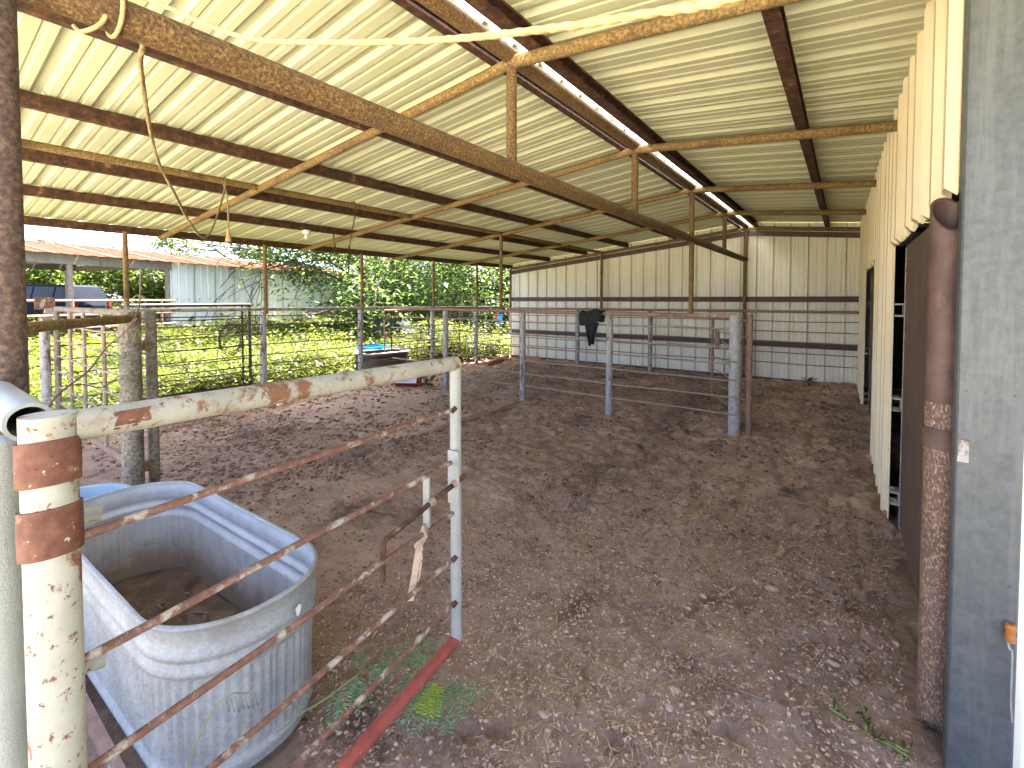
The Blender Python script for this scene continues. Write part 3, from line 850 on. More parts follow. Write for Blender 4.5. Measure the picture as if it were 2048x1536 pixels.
# ------------------------------------------------------------------ galvanised stock tank
def rounded_loop(lx, ly, rad, n_c=14, n_s=40):
    pts = []
    for cx, cy, a0 in ((lx / 2 - rad, ly / 2 - rad, 0), (-lx / 2 + rad, ly / 2 - rad, 90), (-lx / 2 + rad, -ly / 2 + rad, 180), (lx / 2 - rad, -ly / 2 + rad, 270)):
        for k in range(n_c + 1):
            a = R(a0 + 90 * k / n_c)
            pts.append((cx + rad * math.cos(a), cy + rad * math.sin(a), math.cos(a), math.sin(a)))
    out = []
    for i in range(len(pts)):
        p, q = pts[i], pts[(i + 1) % len(pts)]
        d = math.hypot(q[0] - p[0], q[1] - p[1])
        m_ = max(1, int(d / .008))
        for k in range(m_):
            u = k / m_
            nx_, ny_ = p[2] + (q[2] - p[2]) * u, p[3] + (q[3] - p[3]) * u
            l = math.hypot(nx_, ny_)
            out.append((p[0] + (q[0] - p[0]) * u, p[1] + (q[1] - p[1]) * u, nx_ / l, ny_ / l))
    return out
def tank(name, label, cat, cx, cy, cz, rot, lx, ly, h, rad, mat, flute=.006, thick=.004, inner=None):
    t = thing(name, label, cat, (cx, cy, cz))
    loop = rounded_loop(lx, ly, rad)
    cr, sr = math.cos(rot), math.sin(rot)
    # profile (z fraction, outward offset, flute weight)
    prof = [(0, -.012, 0), (.01, 0, 0), (.05, .004, 0), (.07, .012, 0), (.10, .012, 0), (.12, .002, 0), (.14, 0, .2), (.17, 0, 1), (.64, 0, 1), (.66, 0, .2), (.675, .001, 0), (.69, .012, 0), (.715, .019, 0), (.74, .012, 0),
            (.76, .003, 0), (.775, .003, 0), (.79, .012, 0), (.81, .017, 0), (.835, .012, 0), (.85, .004, 0), (.95, .005, 0), (.965, .012, 0), (.975, .019, 0), (.99, .021, 0), (1.0, .015, 0), (1.0, .004, 0), (.985, .0, 0)]
    def row(zf, off, fl, inn=0.0):
        out = []
        s = 0.0
        for i, (x, y, nx_, ny_) in enumerate(loop):
            o = off - inn + fl * flute * math.cos(i * .008 / .030 * 2 * math.pi)
            o += .02 * (zf - 1)          # slight taper
            px, py = x + nx_ * o, y + ny_ * o
            out.append((cx + px * cr - py * sr, cy + px * sr + py * cr, cz + zf * h))
        return out
    mb = MB()
    mb.sheet([row(*p) for p in prof], True)
    part('shell', mb, mat, t, True, 50)
    mb = MB().sheet([row(*prof[-1])] + [row(p[0], min(p[1], .006) if p[0] > .9 else p[1], p[2], thick) for p in prof[::-1] if p[0] < .98], True)
    part('inner_wall', mb, inner or mat, t, True, 50)
    # floor with silt
    rows = []
    rr = random.Random(8)
    for k in range(9):
        f_ = 1 - k / 8.0
        rows.append([(cx + (x * f_ * .965) * cr - (y * f_ * .93) * sr, cy + (x * f_ * .965) * sr + (y * f_ * .93) * cr, cz + .075 + .02 * math.sin(x * 7 + k) * f_ + .012 * math.cos(y * 19 + k * 2)) for (x, y, _, _) in loop[::4]])
    mb = MB().sheet(rows, True)
    part('silt', mb, M['tank_silt'], t, True, 60)
    return t
tk = tank('stock_tank', 'oval galvanised stock tank with fluted sides behind the near gate', 'tank', -2.60, .815, .0, R(1.5), 1.72, .61, .62, .285, M['galv_tank'], inner=M['tank_inner'])
mb = MB()
for (x, z, w, h) in ((-1.715, .515, .018, .035), (-1.725, .53, .006, .02)):
    pass
mb.sheet([[(-1.727, .930, .532), (-1.729, .945, .545), (-1.733, .958, .535)], [(-1.728, .935, .512), (-1.730, .948, .520), (-1.733, .955, .515)], [(-1.729, .938, .500), (-1.731, .944, .498), (-1.733, .952, .503)]])
part('sticker_scrap', mb, M['white_plastic'], tk)
rr = random.Random(31)
mb = MB()
for k in range(26):
    x, y = rr.uniform(-3.2, -1.95), rr.uniform(.62, 1.02)
    a = rr.uniform(0, 6.28); L = rr.uniform(.02, .07)
    part('twig', MB().tube([(x, y, .09), (x + L * math.cos(a), y + L * math.sin(a), .10 + rr.uniform(0, .02))], [.008, .004], 5), M['stick'], tk)
# board under the near side of the tank
tag(part('timber_board', MB().box((-3.1, .455, -.01), (-1.95, .485, .05)), M['rail_rust'], None, False), 'reddish board lying along the foot of the galvanised tank', 'board')
# pale blue tub end seen left of the tank
def round_tub(name, label, cat, c, r0, r1, h, mat, rimw=.02, n=40, rim_mat=None):
    t = thing(name, label, cat, c)
    def ring(r, z): return [(c[0] + r * math.cos(2 * math.pi * k / n), c[1] + r * math.sin(2 * math.pi * k / n), c[2] + z) for k in range(n)]
    mb = MB().sheet([ring(r0 * .02, 0), ring(r0, 0), ring(r0 + (r1 - r0) * .5, h * .5), ring(r1, h * .96)], True)
    mb.sheet([ring(r1 - .008, h * .96), ring(r0 - .008, .02), ring(.01, .02)], True)
    part('shell', mb, mat, t)
    mb = MB().sheet([ring(r1 - .008, h * .96), ring(r1 - .006, h), ring(r1 + rimw, h), ring(r1 + rimw, h * .95), ring(r1, h * .94)], True)
    part('rim', mb, rim_mat or mat, t)
    return t
round_tub('plastic_tub', 'pale blue tub half hidden behind the left end of the galvanised tank', 'tub', (-4.02, .72, 0), .24, .27, .44, M['pale_blue'])
round_tub('plastic_tub', 'blue plastic tub in the weeds behind the black tank', 'tub', (-9.25, 7.0, .02), .33, .36, .60, M['blue_plastic'])
bt = tank('water_tank', 'black plastic water tank with white rim under the eave fence', 'tank', -8.55, 6.72, 0.02, R(80), 1.2, .72, .52, .355, M['black_plastic'], 0.0)
loop = rounded_loop(1.2, .72, .355)
mb = MB(); rows = []
for off, z in ((-.01, .53), (-.01, .548), (.035, .548), (.035, .525), (.0, .52)):
    row = []
    for (x, y, nx_, ny_) in loop:
        px, py = x + nx_ * off, y + ny_ * off
        c_, s_ = math.cos(R(80)), math.sin(R(80))
        row.append((-8.55 + px * c_ - py * s_, 6.72 + px * s_ + py * c_, z + .02))
    rows.append(row)
mb.sheet(rows, True)
part('rim', mb, M['white_plastic'], bt)

# cooler lying on its side
ck = thing('cooler_box', 'open red and white cooler lying tipped by the fence', 'cooler', (-7.0, 6.12, .03))
TM = Matrix.Translation((-7.0, 6.14, .17)) @ Matrix.Rotation(R(30), 4, 'Z') @ Matrix.Rotation(R(62), 4, 'X')
def openbox(w, d, h, t):
    mb = MB()
    mb.box((-w / 2, -d / 2, -h / 2), (w / 2, d / 2, -h / 2 + t), TM)
    mb.box((-w / 2, -d / 2, -h / 2 + t), (-w / 2 + t, d / 2, h / 2), TM).box((w / 2 - t, -d / 2, -h / 2 + t), (w / 2, d / 2, h / 2), TM)
    mb.box((-w / 2 + t, -d / 2, -h / 2 + t), (w / 2 - t, -d / 2 + t, h / 2), TM).box((-w / 2 + t, d / 2 - t, -h / 2 + t), (w / 2 - t, d / 2, h / 2), TM)
    return mb
part('shell', openbox(.46, .30, .30, .012), M['red_plastic'], ck, False)
TM = TM @ Matrix.Translation((0, 0, .012))
part('liner', openbox(.435, .275, .30, .02), M['white_plastic'], ck, False)

for lab, a, b_, w, h in (('orange brown timber beam along the sunny edge beside the end wall', (-7.75, 10.45, .10), (-7.35, 9.0, .08), .12, .07),
                         ('short orange timber under the eave fence near the cooler', (-7.95, 8.1, .05), (-7.62, 7.1, .05), .10, .06),
                         ('short brown plank lying at the foot of the end wall', (-7.3, 10.42, .13), (-6.55, 10.33, .13), .08, .05),
                         ('rusty plank edging the weeds beneath the left eave fence', (-7.98, 2.1, .03), (-7.98, 5.2, .03), .03, .10)):
    A, B = Vector(a), Vector(b_); d = (B - A).normalized(); s_ = d.cross(Vector((0, 0, 1))) * w / 2
    mb = MB().extrude([(-1, 0), (1, 0), (1, 1), (-1, 1)], lambda u, v: A + s_ * u + Vector((0, 0, v * h)), lambda u, v: B + s_ * u + Vector((0, 0, v * h)))
    tag(part('timber_board', mb, M['orange_wood'], None, False), lab, 'board')

# ------------------------------------------------------------------ ropes, chain, lamp, wire coil, rubber sheet
def spline(pts, n=8):
    P = [Vector(p) for p in pts]
    P = [P[0] * 2 - P[1]] + P + [P[-1] * 2 - P[-2]]
    out = []
    for i in range(1, len(P) - 2):
        for k in range(n):
            t = k / n
            a, b_, c, d = P[i - 1], P[i], P[i + 1], P[i + 2]
            out.append(.5 * ((2 * b_) + (c - a) * t + (2 * a - 5 * b_ + 4 * c - d) * t * t + (3 * b_ - a - 3 * c + d) * t ** 3))
    out.append(P[-2])
    return out
rp = thing('rope', 'thick pale rope strung across under the roof to the front', 'rope', (-1.0, .56, 2.3))
rope_pts = spline([(-1.74, .45, 2.64), (-1.62, .47, 2.60), (-1.239, .548, 2.407), (-.909, .573, 2.297), (-.631, .624, 2.234), (-.394, .646, 2.185), (-.236, .661, 2.16), (-.135, .659, 2.14), (-.03, .63, 2.135), (.10, .54, 2.15), (.25, .4, 2.2), (.40, .24, 2.3)], 26)
part('line', MB().tube(rope_pts, .0062, 12, True, 210, 3, .14), M['rope'], rp)
wrap = []
for k in range(36):
    a = k / 35 * 2 * math.pi * 1.3 + 1.2
    wrap.append((RXX + .060 * math.cos(a), .43 + .03 * k / 35 - .02, 2.575 + .060 * math.sin(a)))
part('wrap', MB().tube(wrap, .006, 10, True, 210, 3, .14), M['rope'], rp)
part('tail', MB().tube(spline([wrap[0], (-1.70, .39, 2.53), (-1.77, .36, 2.51), (-1.82, .35, 2.54)], 8), [.006] * 24 + [.003], 10, True), M['rope'], rp)
rp2 = thing('rope', 'thin dull rope hanging in a loop from the beam to the long roof pipe', 'rope', (-4.0, 1.4, 2.2))
pts = spline([(-1.745, .493, 2.535), (-1.95, .545, 2.50), (-2.937, .874, 2.50), (-3.333, 1.072, 2.41), (-3.704, 1.287, 2.28), (-3.957, 1.472, 2.218), (-4.337, 1.7, 2.43), (-4.85, 1.98, 2.80), (-4.955, 2.03, 2.90), (-5.0, 2.045, 2.955), (-5.045, 2.05, 2.90), (-4.995, 2.055, 2.80), (-4.975, 2.06, 2.6), (-4.98, 2.06, 2.42)], 12)
part('line', MB().tube(pts, .0075, 10, True, 160, 3, .15), M['rope_dull'], rp2)
part('frayed_end', MB().tube([(-4.98, 2.06, 2.43), (-4.98, 2.06, 2.37), (-4.985, 2.06, 2.32)], [.010, .022, .028], 10), M['frayed'], rp2)
ch = thing('chain', 'rusty chain looped over the long roof pipe', 'chain', (-5.0, 3.4, 2.1))
cpts = spline([(-5.03, 3.54, 2.86), (-5.04, 3.52, 2.95), (-4.96, 3.51, 2.945), (-4.955, 3.515, 2.85), (-4.97, 3.46, 2.545), (-4.98, 3.385, 2.169), (-5.0, 3.33, 2.134), (-5.02, 3.28, 2.30), (-5.03, 3.25, 2.55)], 10)
L = 0; nxt = 0; idx = 0
link_me = None
for i in range(1, len(cpts)):
    seg = (cpts[i] - cpts[i - 1])
    L += seg.length
    while L >= nxt:
        t = seg.normalized()
        u = t.orthogonal().normalized(); w = t.cross(u)
        if idx % 2: u, w = w, u
        ring = [cpts[i] + t * (.022 * math.cos(a)) + u * (.010 * math.sin(a)) for a in [2 * math.pi * k / 10 for k in range(11)]]
        part('chain_link', MB().tube(ring, .0035, 5, False), M['rust_dark'], ch)
        nxt += .034; idx += 1
lb = thing('lamp_holder', 'white porcelain lamp holder with bulb under a roof purlin', 'lamp', (-6.62, 3.825, 2.76))
def lathe(c, prof, n=20):
    rows = [[(c[0] + r * math.cos(2 * math.pi * k / n), c[1] + r * math.sin(2 * math.pi * k / n), c[2] + z) for k in range(n)] for r, z in prof]
    return MB().sheet(rows, True)
part('base', lathe((-6.62, 3.825, 2.76), [(.005, .03), (.06, .028), (.062, -.005), (.045, -.03), (.02, -.034)]), M['porcelain'], lb)
part('bulb', lathe((-6.62, 3.825, 2.70), [(.016, .03), (.02, .015), (.03, -.005), (.028, -.03), (.014, -.045), (.002, -.048)]), M['white_plastic'], lb)
part('wire', MB().tube([(-6.62, 3.80, 2.785), (-6.63, 3.3, 2.785), (-6.63, 2.7, 2.79)], .007, 6), M['dark_metal'], lb)
co = thing('wire_coil', 'coil of black wire hanging on the eave fence', 'wire coil', (-7.8, 3.22, .9))
rr = random.Random(12)
for k in range(5):
    cy_, cz_, ry_, rz_ = 3.23 + rr.uniform(-.02, .02), 1.12 + rr.uniform(-.03, .02), .17 + rr.uniform(-.03, .03), .22 + rr.uniform(-.04, .04)
    pts = [(-7.78 + .02 * math.sin(a * 2 + k), cy_ + ry_ * math.sin(a), cz_ + rz_ * math.cos(a)) for a in [2 * math.pi * j / 28 for j in range(29)]]
    part('loop', MB().tube(pts, .0055, 6), M['dark_metal'], co)
part('loop', MB().tube(spline([(-7.78, 3.2, 1.36), (-7.8, 3.12, 1.20), (-7.78, 3.02, .75), (-7.78, 3.22, .50), (-7.76, 3.45, .8), (-7.78, 3.36, 1.1)], 8), .005, 6), M['dark_metal'], co)
part('loop', MB().tube(spline([(-7.8, 3.14, 1.40), (-7.78, 3.22, 1.43), (-7.78, 3.27, 1.36), (-7.78, 3.2, 1.2)], 6), .006, 6), M['dark_metal'], co)

bs = thing('rubber_sheet', 'crumpled black rubber sheet draped over the cross fence rail', 'rubber sheet', (-3.15, 6.38, 1.1))
rr = random.Random(3)
def flap(path, wid, cen, seed):
    n = 14
    rows = []
    for i, (y, z) in enumerate(path):
        u = i / (len(path) - 1)
        row = []
        for k in range(n + 1):
            s_ = k / n - .5
            w = wid(u)
            x = cen(u) + s_ * w
            fold = .018 * math.sin(s_ * 13 + seed + u * 3) + .012 * math.sin(s_ * 27 + u * 7 + seed * 2)
            row.append((x, y - .012 + fold, z + .012 * math.sin(s_ * 9 + seed) + .02 * s_))
        rows.append(row)
    mb = MB().sheet(rows)
    back = [[(p[0], p[1] + .005, p[2]) for p in r] for r in rows[::-1]]
    mb.sheet(back)
    return mb
part('sheet', flap([(6.50, 1.40), (6.48, 1.50), (6.455, 1.565), (6.42, 1.585), (6.385, 1.57), (6.36, 1.52), (6.35, 1.46), (6.345, 1.40), (6.34, 1.36)],
                   lambda u: .40 - .12 * abs(u - .55) - .20 * max(0, u - .6), lambda u: -3.15 + .03 * math.sin(u * 5), 1.0), M['black_rubber'], bs, True, 60)
part('sheet', flap([(6.355, 1.40), (6.345, 1.37), (6.335, 1.30), (6.33, 1.22), (6.335, 1.14), (6.34, 1.06)],
                   lambda u: .26 - .17 * u, lambda u: -3.12 + .02 * u, 2.2), M['black_rubber'], bs, True, 60)

# amber insulator with wire on the grey post
ins = thing('fence_insulator', 'amber insulator with bent wire on the grey sheet metal post', 'insulator', (.462, 2.25, .5))
part('knob', lathe((.478, 2.262, .60), [(.003, .032), (.013, .03), (.016, .018), (.012, .004), (.012, -.004), (.016, -.018), (.013, -.03), (.003, -.032)], 16), M['insulator'], ins)
part('wire', MB().tube(spline([(.47, 2.262, .58), (.475, 2.25, .55), (.483, 2.255, .53), (.485, 2.262, .36), (.49, 2.262, .29)], 6), .003, 6), M['galv_tank'], ins)

# ------------------------------------------------------------------ stones, sticks
def rock_mesh(seed, n=10, m_=7):
    r_ = random.Random(seed)
    ph = [r_.uniform(0, 6.28) for _ in range(6)]
    rows = []
    for i in range(m_ + 1):
        th = math.pi * i / m_
        row = []
        for k in range(n):
            a = 2 * math.pi * k / n
            q = 1 + .18 * math.sin(2 * a + ph[0]) + .14 * math.sin(3 * a + ph[1] + th) + .12 * math.sin(2 * th + ph[2])
            row.append((q * math.sin(th) * math.cos(a), q * .75 * math.sin(th) * math.sin(a), .55 * math.cos(th) * (1 + .1 * math.sin(a + ph[3]))))
        rows.append(row)
    return rows
stones = [(-1.006, 1.612, .024, 'white pointed stone lying on the dirt right of the red rail'), (-.598, 2.083, .036, 'largest pale flat stone on the near dirt'),
          (-.591, 1.974, .022, 'small round grey stone just below the largest pale stone'), (-1.473, 2.463, .018, 'white stone on the dirt right of the gate latch'),
          (-1.392, 2.004, .017, 'small white stone on the dirt beside the gate stile'), (-.333, 3.165, .042, 'brown clod like stone in the middle of the near dirt'),
          (-.419, 3.196, .028, 'pinkish stone just left of the brown clod like stone'), (-.658, 2.851, .025, 'round grey stone above the long thin stick'),
          (-.707, 2.691, .024, 'pale oval stone nearest the long thin stick'), (.065, 2.634, .026, 'tan round stone close to the brown door'),
          (-.016, 2.668, .024, 'tan stone left of the one close to the brown door'), (-.046, 2.977, .022, 'small pale stone furthest back near the brown door'),
          (-3.775, 3.088, .02, 'white pebble on the dirt left of the gate stile top'), (-1.057, 3.725, .022, 'small white stone furthest out in the open dirt')]
for k, (x, y, s_, lab) in enumerate(stones):
    rows = rock_mesh(k + 3)
    rows = [[(x + p[0] * s_, y + p[1] * s_, float(ground(np.array([x]), np.array([y]))[0]) + .004 + p[2] * s_ * .8) for p in r_] for r_ in rows]
    tag(part('stone', MB().sheet(rows, True), M['stone'], None, True, 70), lab, 'stone', 'stones on the pen dirt')
def onground(P, dz=.006):
    return [(x, y, gz(x, y) + dz + .012) for x, y in P]
tag(part('stick', MB().tube(spline(onground([(-1.251, 2.592), (-1.2, 2.52), (-.973, 2.418), (-.82, 2.312), (-.70, 2.30), (-.617, 2.27)]), 6), [.0048] * 30 + [.003], 8), M['stick'], None), 'long thin curved stick lying across the near dirt', 'stick')
tag(part('stick', MB().tube(spline(onground([(-.429, 2.216), (-.34, 2.22), (-.256, 2.234)], .008), 6), .006, 8), M['stick'], None), 'short straight pale stick on the dirt right of the largest stone', 'stick')

# ------------------------------------------------------------------ plants
class Leaves:
    def __init__(s): s.V = []
    def leaf(s, p, d, w, n):
        """diamond leaf: base p, vector d, half width w along n"""
        p, d, n = Vector(p), Vector(d), Vector(n)
        m_ = p + d * .5
        s.V.append((p, m_ + n * w, p + d, m_ - n * w))
    def mesh(s, name, mat):
        V = np.array([[tuple(q) for q in l] for l in s.V], np.float32).reshape(-1, 3)
        return np_mesh(name, V, np.arange(len(V)).reshape(-1, 4), mat)
def frond(lv, stem, p, d, length, pairs, ll, droop, rnd, w=.0016):
    p = Vector(p); d = Vector(d).normalized()
    pts = [p.copy()]
    for k in range(pairs):
        d = (d + Vector((0, 0, -droop))).normalized()
        p = p + d * (length / pairs)
        pts.append(p.copy())
        side = d.cross(Vector((0, 0, 1)))
        side = side.normalized() if side.length > .05 else Vector((1, 0, 0))
        up = side.cross(d)
        sc = ll * (1 - .45 * abs(k / pairs - .45))
        for sg in (-1, 1):
            v = side * sg + d * .35 + up * rnd.uniform(-.05, .25)
            lv.leaf(p, v.normalized() * sc, w, d)
    stem.tube(pts, .0011, 4)
def seedling(label, stem_pts, fronds, mats=('fern_leaf',), seed=1):
    t = thing('mesquite_seedling', label, 'seedling', stem_pts[0], 'mesquite seedlings under the near gate')
    rnd = random.Random(seed)
    st_ = MB().tube(spline(stem_pts, 6), .0028, 6)
    groups = {}
    for fr in fronds:
        p, d, L_ = fr[:3]; mk = fr[3] if len(fr) > 3 else 'fern_leaf'
        lv = groups.setdefault(mk, Leaves())
        frond(lv, st_, p, d, L_, int(L_ / .011), .038, .05, rnd, .0034)
    part('stem', st_, M['stem_green'], t)
    for mk, lv in groups.items():
        link('foliage', lv.mesh('foliage', M[mk]), t)
rnd = random.Random(77)
fa = []
for (x, y, z, dx, dy, dz, L_) in ((-1.605, 1.085, .20, .35, -.5, -.25, .12), (-1.60, 1.13, .20, .25, -.35, -.5, .11), (-1.607, 1.149, .20, -.7, .3, .2, .09), (-1.60, 1.15, .2, .5, .3, .0, .09), (-1.63, 1.03, .18, .6, -.4, -.4, .12), (-1.61, 1.09, .19, .8, .2, -.2, .1)):
    fa.append(((x, y, z), (dx, dy, dz), L_))
seedling('mesquite twig with drooping fronds right beside the tank', [(-1.70, .84, .12), (-1.655, .90, .17), (-1.629, .97, .18), (-1.605, 1.088, .20), (-1.607, 1.149, .20)], fa, seed=2)
fb = []
for (x, y) in ((-1.62, 1.30), (-1.60, 1.38), (-1.62, 1.45), (-1.53, 1.46), (-1.5, 1.40), (-1.56, 1.34), (-1.48, 1.34)):
    for k in range(2):
        a = rnd.uniform(0, 6.28)
        fb.append(((x, y, .13 + rnd.uniform(-.02, .04)), (math.cos(a), math.sin(a) - .3, .15), rnd.uniform(.09, .13)))
seedling('feathery mesquite seedling between the near gate bars', [(-1.58, 1.40, -.01), (-1.58, 1.39, .08), (-1.57, 1.40, .14)], fb, seed=5)
fc = []
for k in range(11):
    a = -2.6 + k * .33
    fc.append(((-1.345 + .03 * math.cos(a), 1.335 + .03 * math.sin(a), .14), (math.cos(a), math.sin(a), .05 + rnd.uniform(-.1, .15)), rnd.uniform(.12, .165)))
for a in (-1.35, -1.15, -.95, -1.55):
    fc.append(((-1.33, 1.32, .16), (math.cos(a), math.sin(a), .12), .12, 'fern_new'))
seedling('largest mesquite tuft with yellow green tips below the red rail', [(-1.36, 1.36, -.01), (-1.35, 1.345, .07), (-1.345, 1.335, .15)], fc, seed=6)

# green seed stem in front of the tank
gs = thing('grass_stem', 'thin green seed stem in front of the tank by the gate post', 'grass stem', (-1.47, .42, 0))
s_ = MB().tube(spline([(-1.47, .40, 0), (-1.46, .43, .30), (-1.45, .50, .52), (-1.43, .56, .60), (-1.42, .62, .575)], 8), .0018, 5)
lv = Leaves()
for k in range(7):
    p = Vector((-1.43 + .01 * k * .3, .56 + .012 * k, .598 - .004 * k))
    s_.tube([p, p + Vector((.005, .004, -.03 - .004 * (k % 3)))], .0008, 4)
    for q in range(3):
        lv.leaf(p + Vector((.005, .004, -.028 - .004 * (k % 3))), Vector((.003 * (q - 1), .004, -.018)), .004, (1, .3 * (q - 1), 0))
lv.leaf((-1.46, .43, .30), (.01, .06, .14), .004, (1, 0, 0))
part('stalk', s_, M['stem_green'], gs)
link('seed_heads', lv.mesh('seed_heads', M['fern_leaf']), gs)

# dry vine and leafy branch on the brace post
dv = thing('dry_vine', 'dry vine and leafy branch tangled round the thick grey post at left', 'vine', (-4.3, 1.0, 1.0))
stv = MB()
stv.tube(spline([(-3.75, .52, 1.0), (-3.9, .62, 1.15), (-4.15, .82, 1.26), (-4.28, .95, 1.40), (-4.22, 1.05, 1.52), (-4.25, 1.12, 1.64), (-4.40, 1.18, 1.72), (-4.43, 1.2, 1.95)], 8), .006, 6)
stv.tube(spline([(-4.0, .75, 1.2), (-4.5, 1.0, 1.1), (-5.0, 1.3, 1.25), (-5.3, 1.5, 1.5)], 8), .004, 6)
stv.tube(spline([(-5.0, 1.3, 1.25), (-5.5, 1.6, 1.35), (-6.0, 1.85, 1.0)], 8), .004, 6)
rnd = random.Random(21)
lv = Leaves(); lv2 = Leaves()
for (p, nf) in (((-3.80, .56, 1.06), 8), ((-3.95, .66, 1.18), 5), ((-4.2, .92, 1.25), 6), ((-4.5, 1.05, 1.15), 6), ((-4.85, 1.25, 1.2), 6), ((-5.2, 1.45, 1.4), 7), ((-4.35, 1.2, 1.15), 6), ((-5.6, 1.65, 1.3), 6), ((-5.9, 1.8, 1.05), 6), ((-5.1, 1.35, 1.0), 5)):
    for k in range(nf):
        a = rnd.uniform(0, 6.28)
        frond(lv, stv, Vector(p) + Vector((rnd.uniform(-.05, .05), rnd.uniform(-.05, .05), rnd.uniform(-.06, .1))), (math.cos(a), math.sin(a), rnd.uniform(-.3, .7)), rnd.uniform(.16, .30), 9, .085, .02, rnd, .0048)
for k in range(170):
    a = rnd.uniform(0, 6.28); z = rnd.uniform(1.48, 1.74)
    r_ = .080 + rnd.uniform(0, .05)
    p = Vector((-4.45 + r_ * math.cos(a), 1.128 + r_ * math.sin(a), z))
    lv2.leaf(p, Vector((rnd.uniform(-.08, .08), rnd.uniform(-.08, .08), rnd.uniform(-.16, .08))), .004, (math.sin(a), -math.cos(a), .3))
part('stem', stv, M['stick'], dv)
link('leaves', lv.mesh('leaves', M['fern_leaf']), dv)
link('dry_leaves', lv2.mesh('dry_leaves', M['dry_grass']), dv)

def weed_plant(label, x, y, h, seed, n=70, z0=0, spread=.16, ls=1.0):
    t = thing('weed_plant', label, 'weed', (x, y, z0), 'tall weeds along the eave fence')
    r_ = random.Random(seed); stw = MB(); lv = Leaves()
    for k in range(4):
        a = r_.uniform(0, 6.28)
        p1 = (x + spread * .3 * math.cos(a), y + spread * .3 * math.sin(a), z0 + h * .5); p2 = (x + spread * math.cos(a), y + spread * math.sin(a), z0 + h * r_.uniform(.75, 1.0))
        path = spline([(x, y, z0 - .05), p1, p2], 6)
        stw.tube(path, .005, 5)
        for q in range(n // 4):
            p = path[r_.randrange(2, len(path))]
            b_ = r_.uniform(0, 6.28)
            L_ = r_.uniform(.06, .16) * ls
            lv.leaf(p, (L_ * math.cos(b_), L_ * math.sin(b_), r_.uniform(-.05, .06)), L_ * .22, (-math.sin(b_), math.cos(b_), r_.uniform(-.4, .4)))
    part('stem', stw, M['stem_green'], t)
    link('foliage', lv.mesh('foliage', M['weed']), t)
weed_plant('tall leafy weed growing up the eave fence right of the black tank', -8.12, 7.35, 1.25, 4, 90)
weed_plant('broad leaved low weed beside the tipped cooler', -6.62, 6.32, .30, 6, 60, 0, .22)
weed_plant('bushy weed at the foot of the eave fence left of the coil', -8.05, 3.95, .5, 8, 90, 0, .2)
weed_plant('leafy weed in the sunny corner by the end wall', -7.75, 9.75, .65, 9, 90, .03, .22)
weed_plant('tiny weed at the foot of the end wall near the stall doors', -.55, 10.35, .14, 10, 24, .1, .07)
weed_plant('faint low weed on the dirt beside the brown door', .10, 2.32, .03, 13, 40, -.03, .13, .28)

# uncountable weeds outside the eave
def diamonds(P, D, W):
    V = np.stack([P, P + D * .5 + W, P + D, P + D * .5 - W], 1)
    return V.reshape(-1, 3), np.arange(len(P) * 4).reshape(-1, 4)
def weeds(n, x0, x1, y0, y1, hmax, size, seed):
    g = np.random.default_rng(seed)
    x = g.uniform(x0, x1, n * 2); y = g.uniform(y0, y1, n * 2)
    dens = .45 + 1.2 * fbm(x * .9, y * .9, 51, 3)
    k = g.uniform(0, 1, n * 2) < dens + .2
    k &= (np.hypot((x + 8.55) / .65, (y - 6.72) / .95) > 1) & (np.hypot(x + 9.25, y - 7.0) > .5)      # nothing grows through the tubs
    k &= ~((x > -8.35) & (y > 5.7) & (y < 7.6) & (g.uniform(0, 1, n * 2) < .8))
    x, y = x[k], y[k]
    hh = hmax * (.4 + 1.1 * (fbm(x * .55, y * .55, 61, 3) + .5))
    z = outz(x, y) - .02 + hh * g.uniform(.05, 1, len(x)) ** .8
    a = g.uniform(0, 2 * np.pi, len(x)); L = size * g.uniform(.5, 1.4, len(x))
    tilt = g.uniform(-.4, .7, len(x))
    D = np.stack([np.cos(a) * L, np.sin(a) * L, tilt * L], 1)
    W = np.stack([-np.sin(a) * L * .28, np.cos(a) * L * .28, g.uniform(-.15, .15, len(x)) * L], 1)
    return np.stack([x, y, z], 1), D, W
PA, DA, WA = [], [], []
for args in ((66000, -12.5, -8.12, -1, 13, .46, .085, 1), (48000, -21, -12, -2, 22, .50, .14, 2), (16000, -40, -20, -5, 45, .8, .30, 3), (9000, -14, -8.2, 12, 30, .5, .17, 4), (20000, -9.6, -8.08, -1, 11, .95, .07, 6)):
    p, d, w = weeds(*args)
    PA.append(p); DA.append(d); WA.append(w)
V, F = diamonds(np.concatenate(PA), np.concatenate(DA), np.concatenate(WA))
o = link('weeds', np_mesh('weeds', V, F, M['weed']))
kind(o, 'stuff'); o['label'] = 'bright green weeds covering the yard beyond the eave fence'; o['category'] = 'weeds'

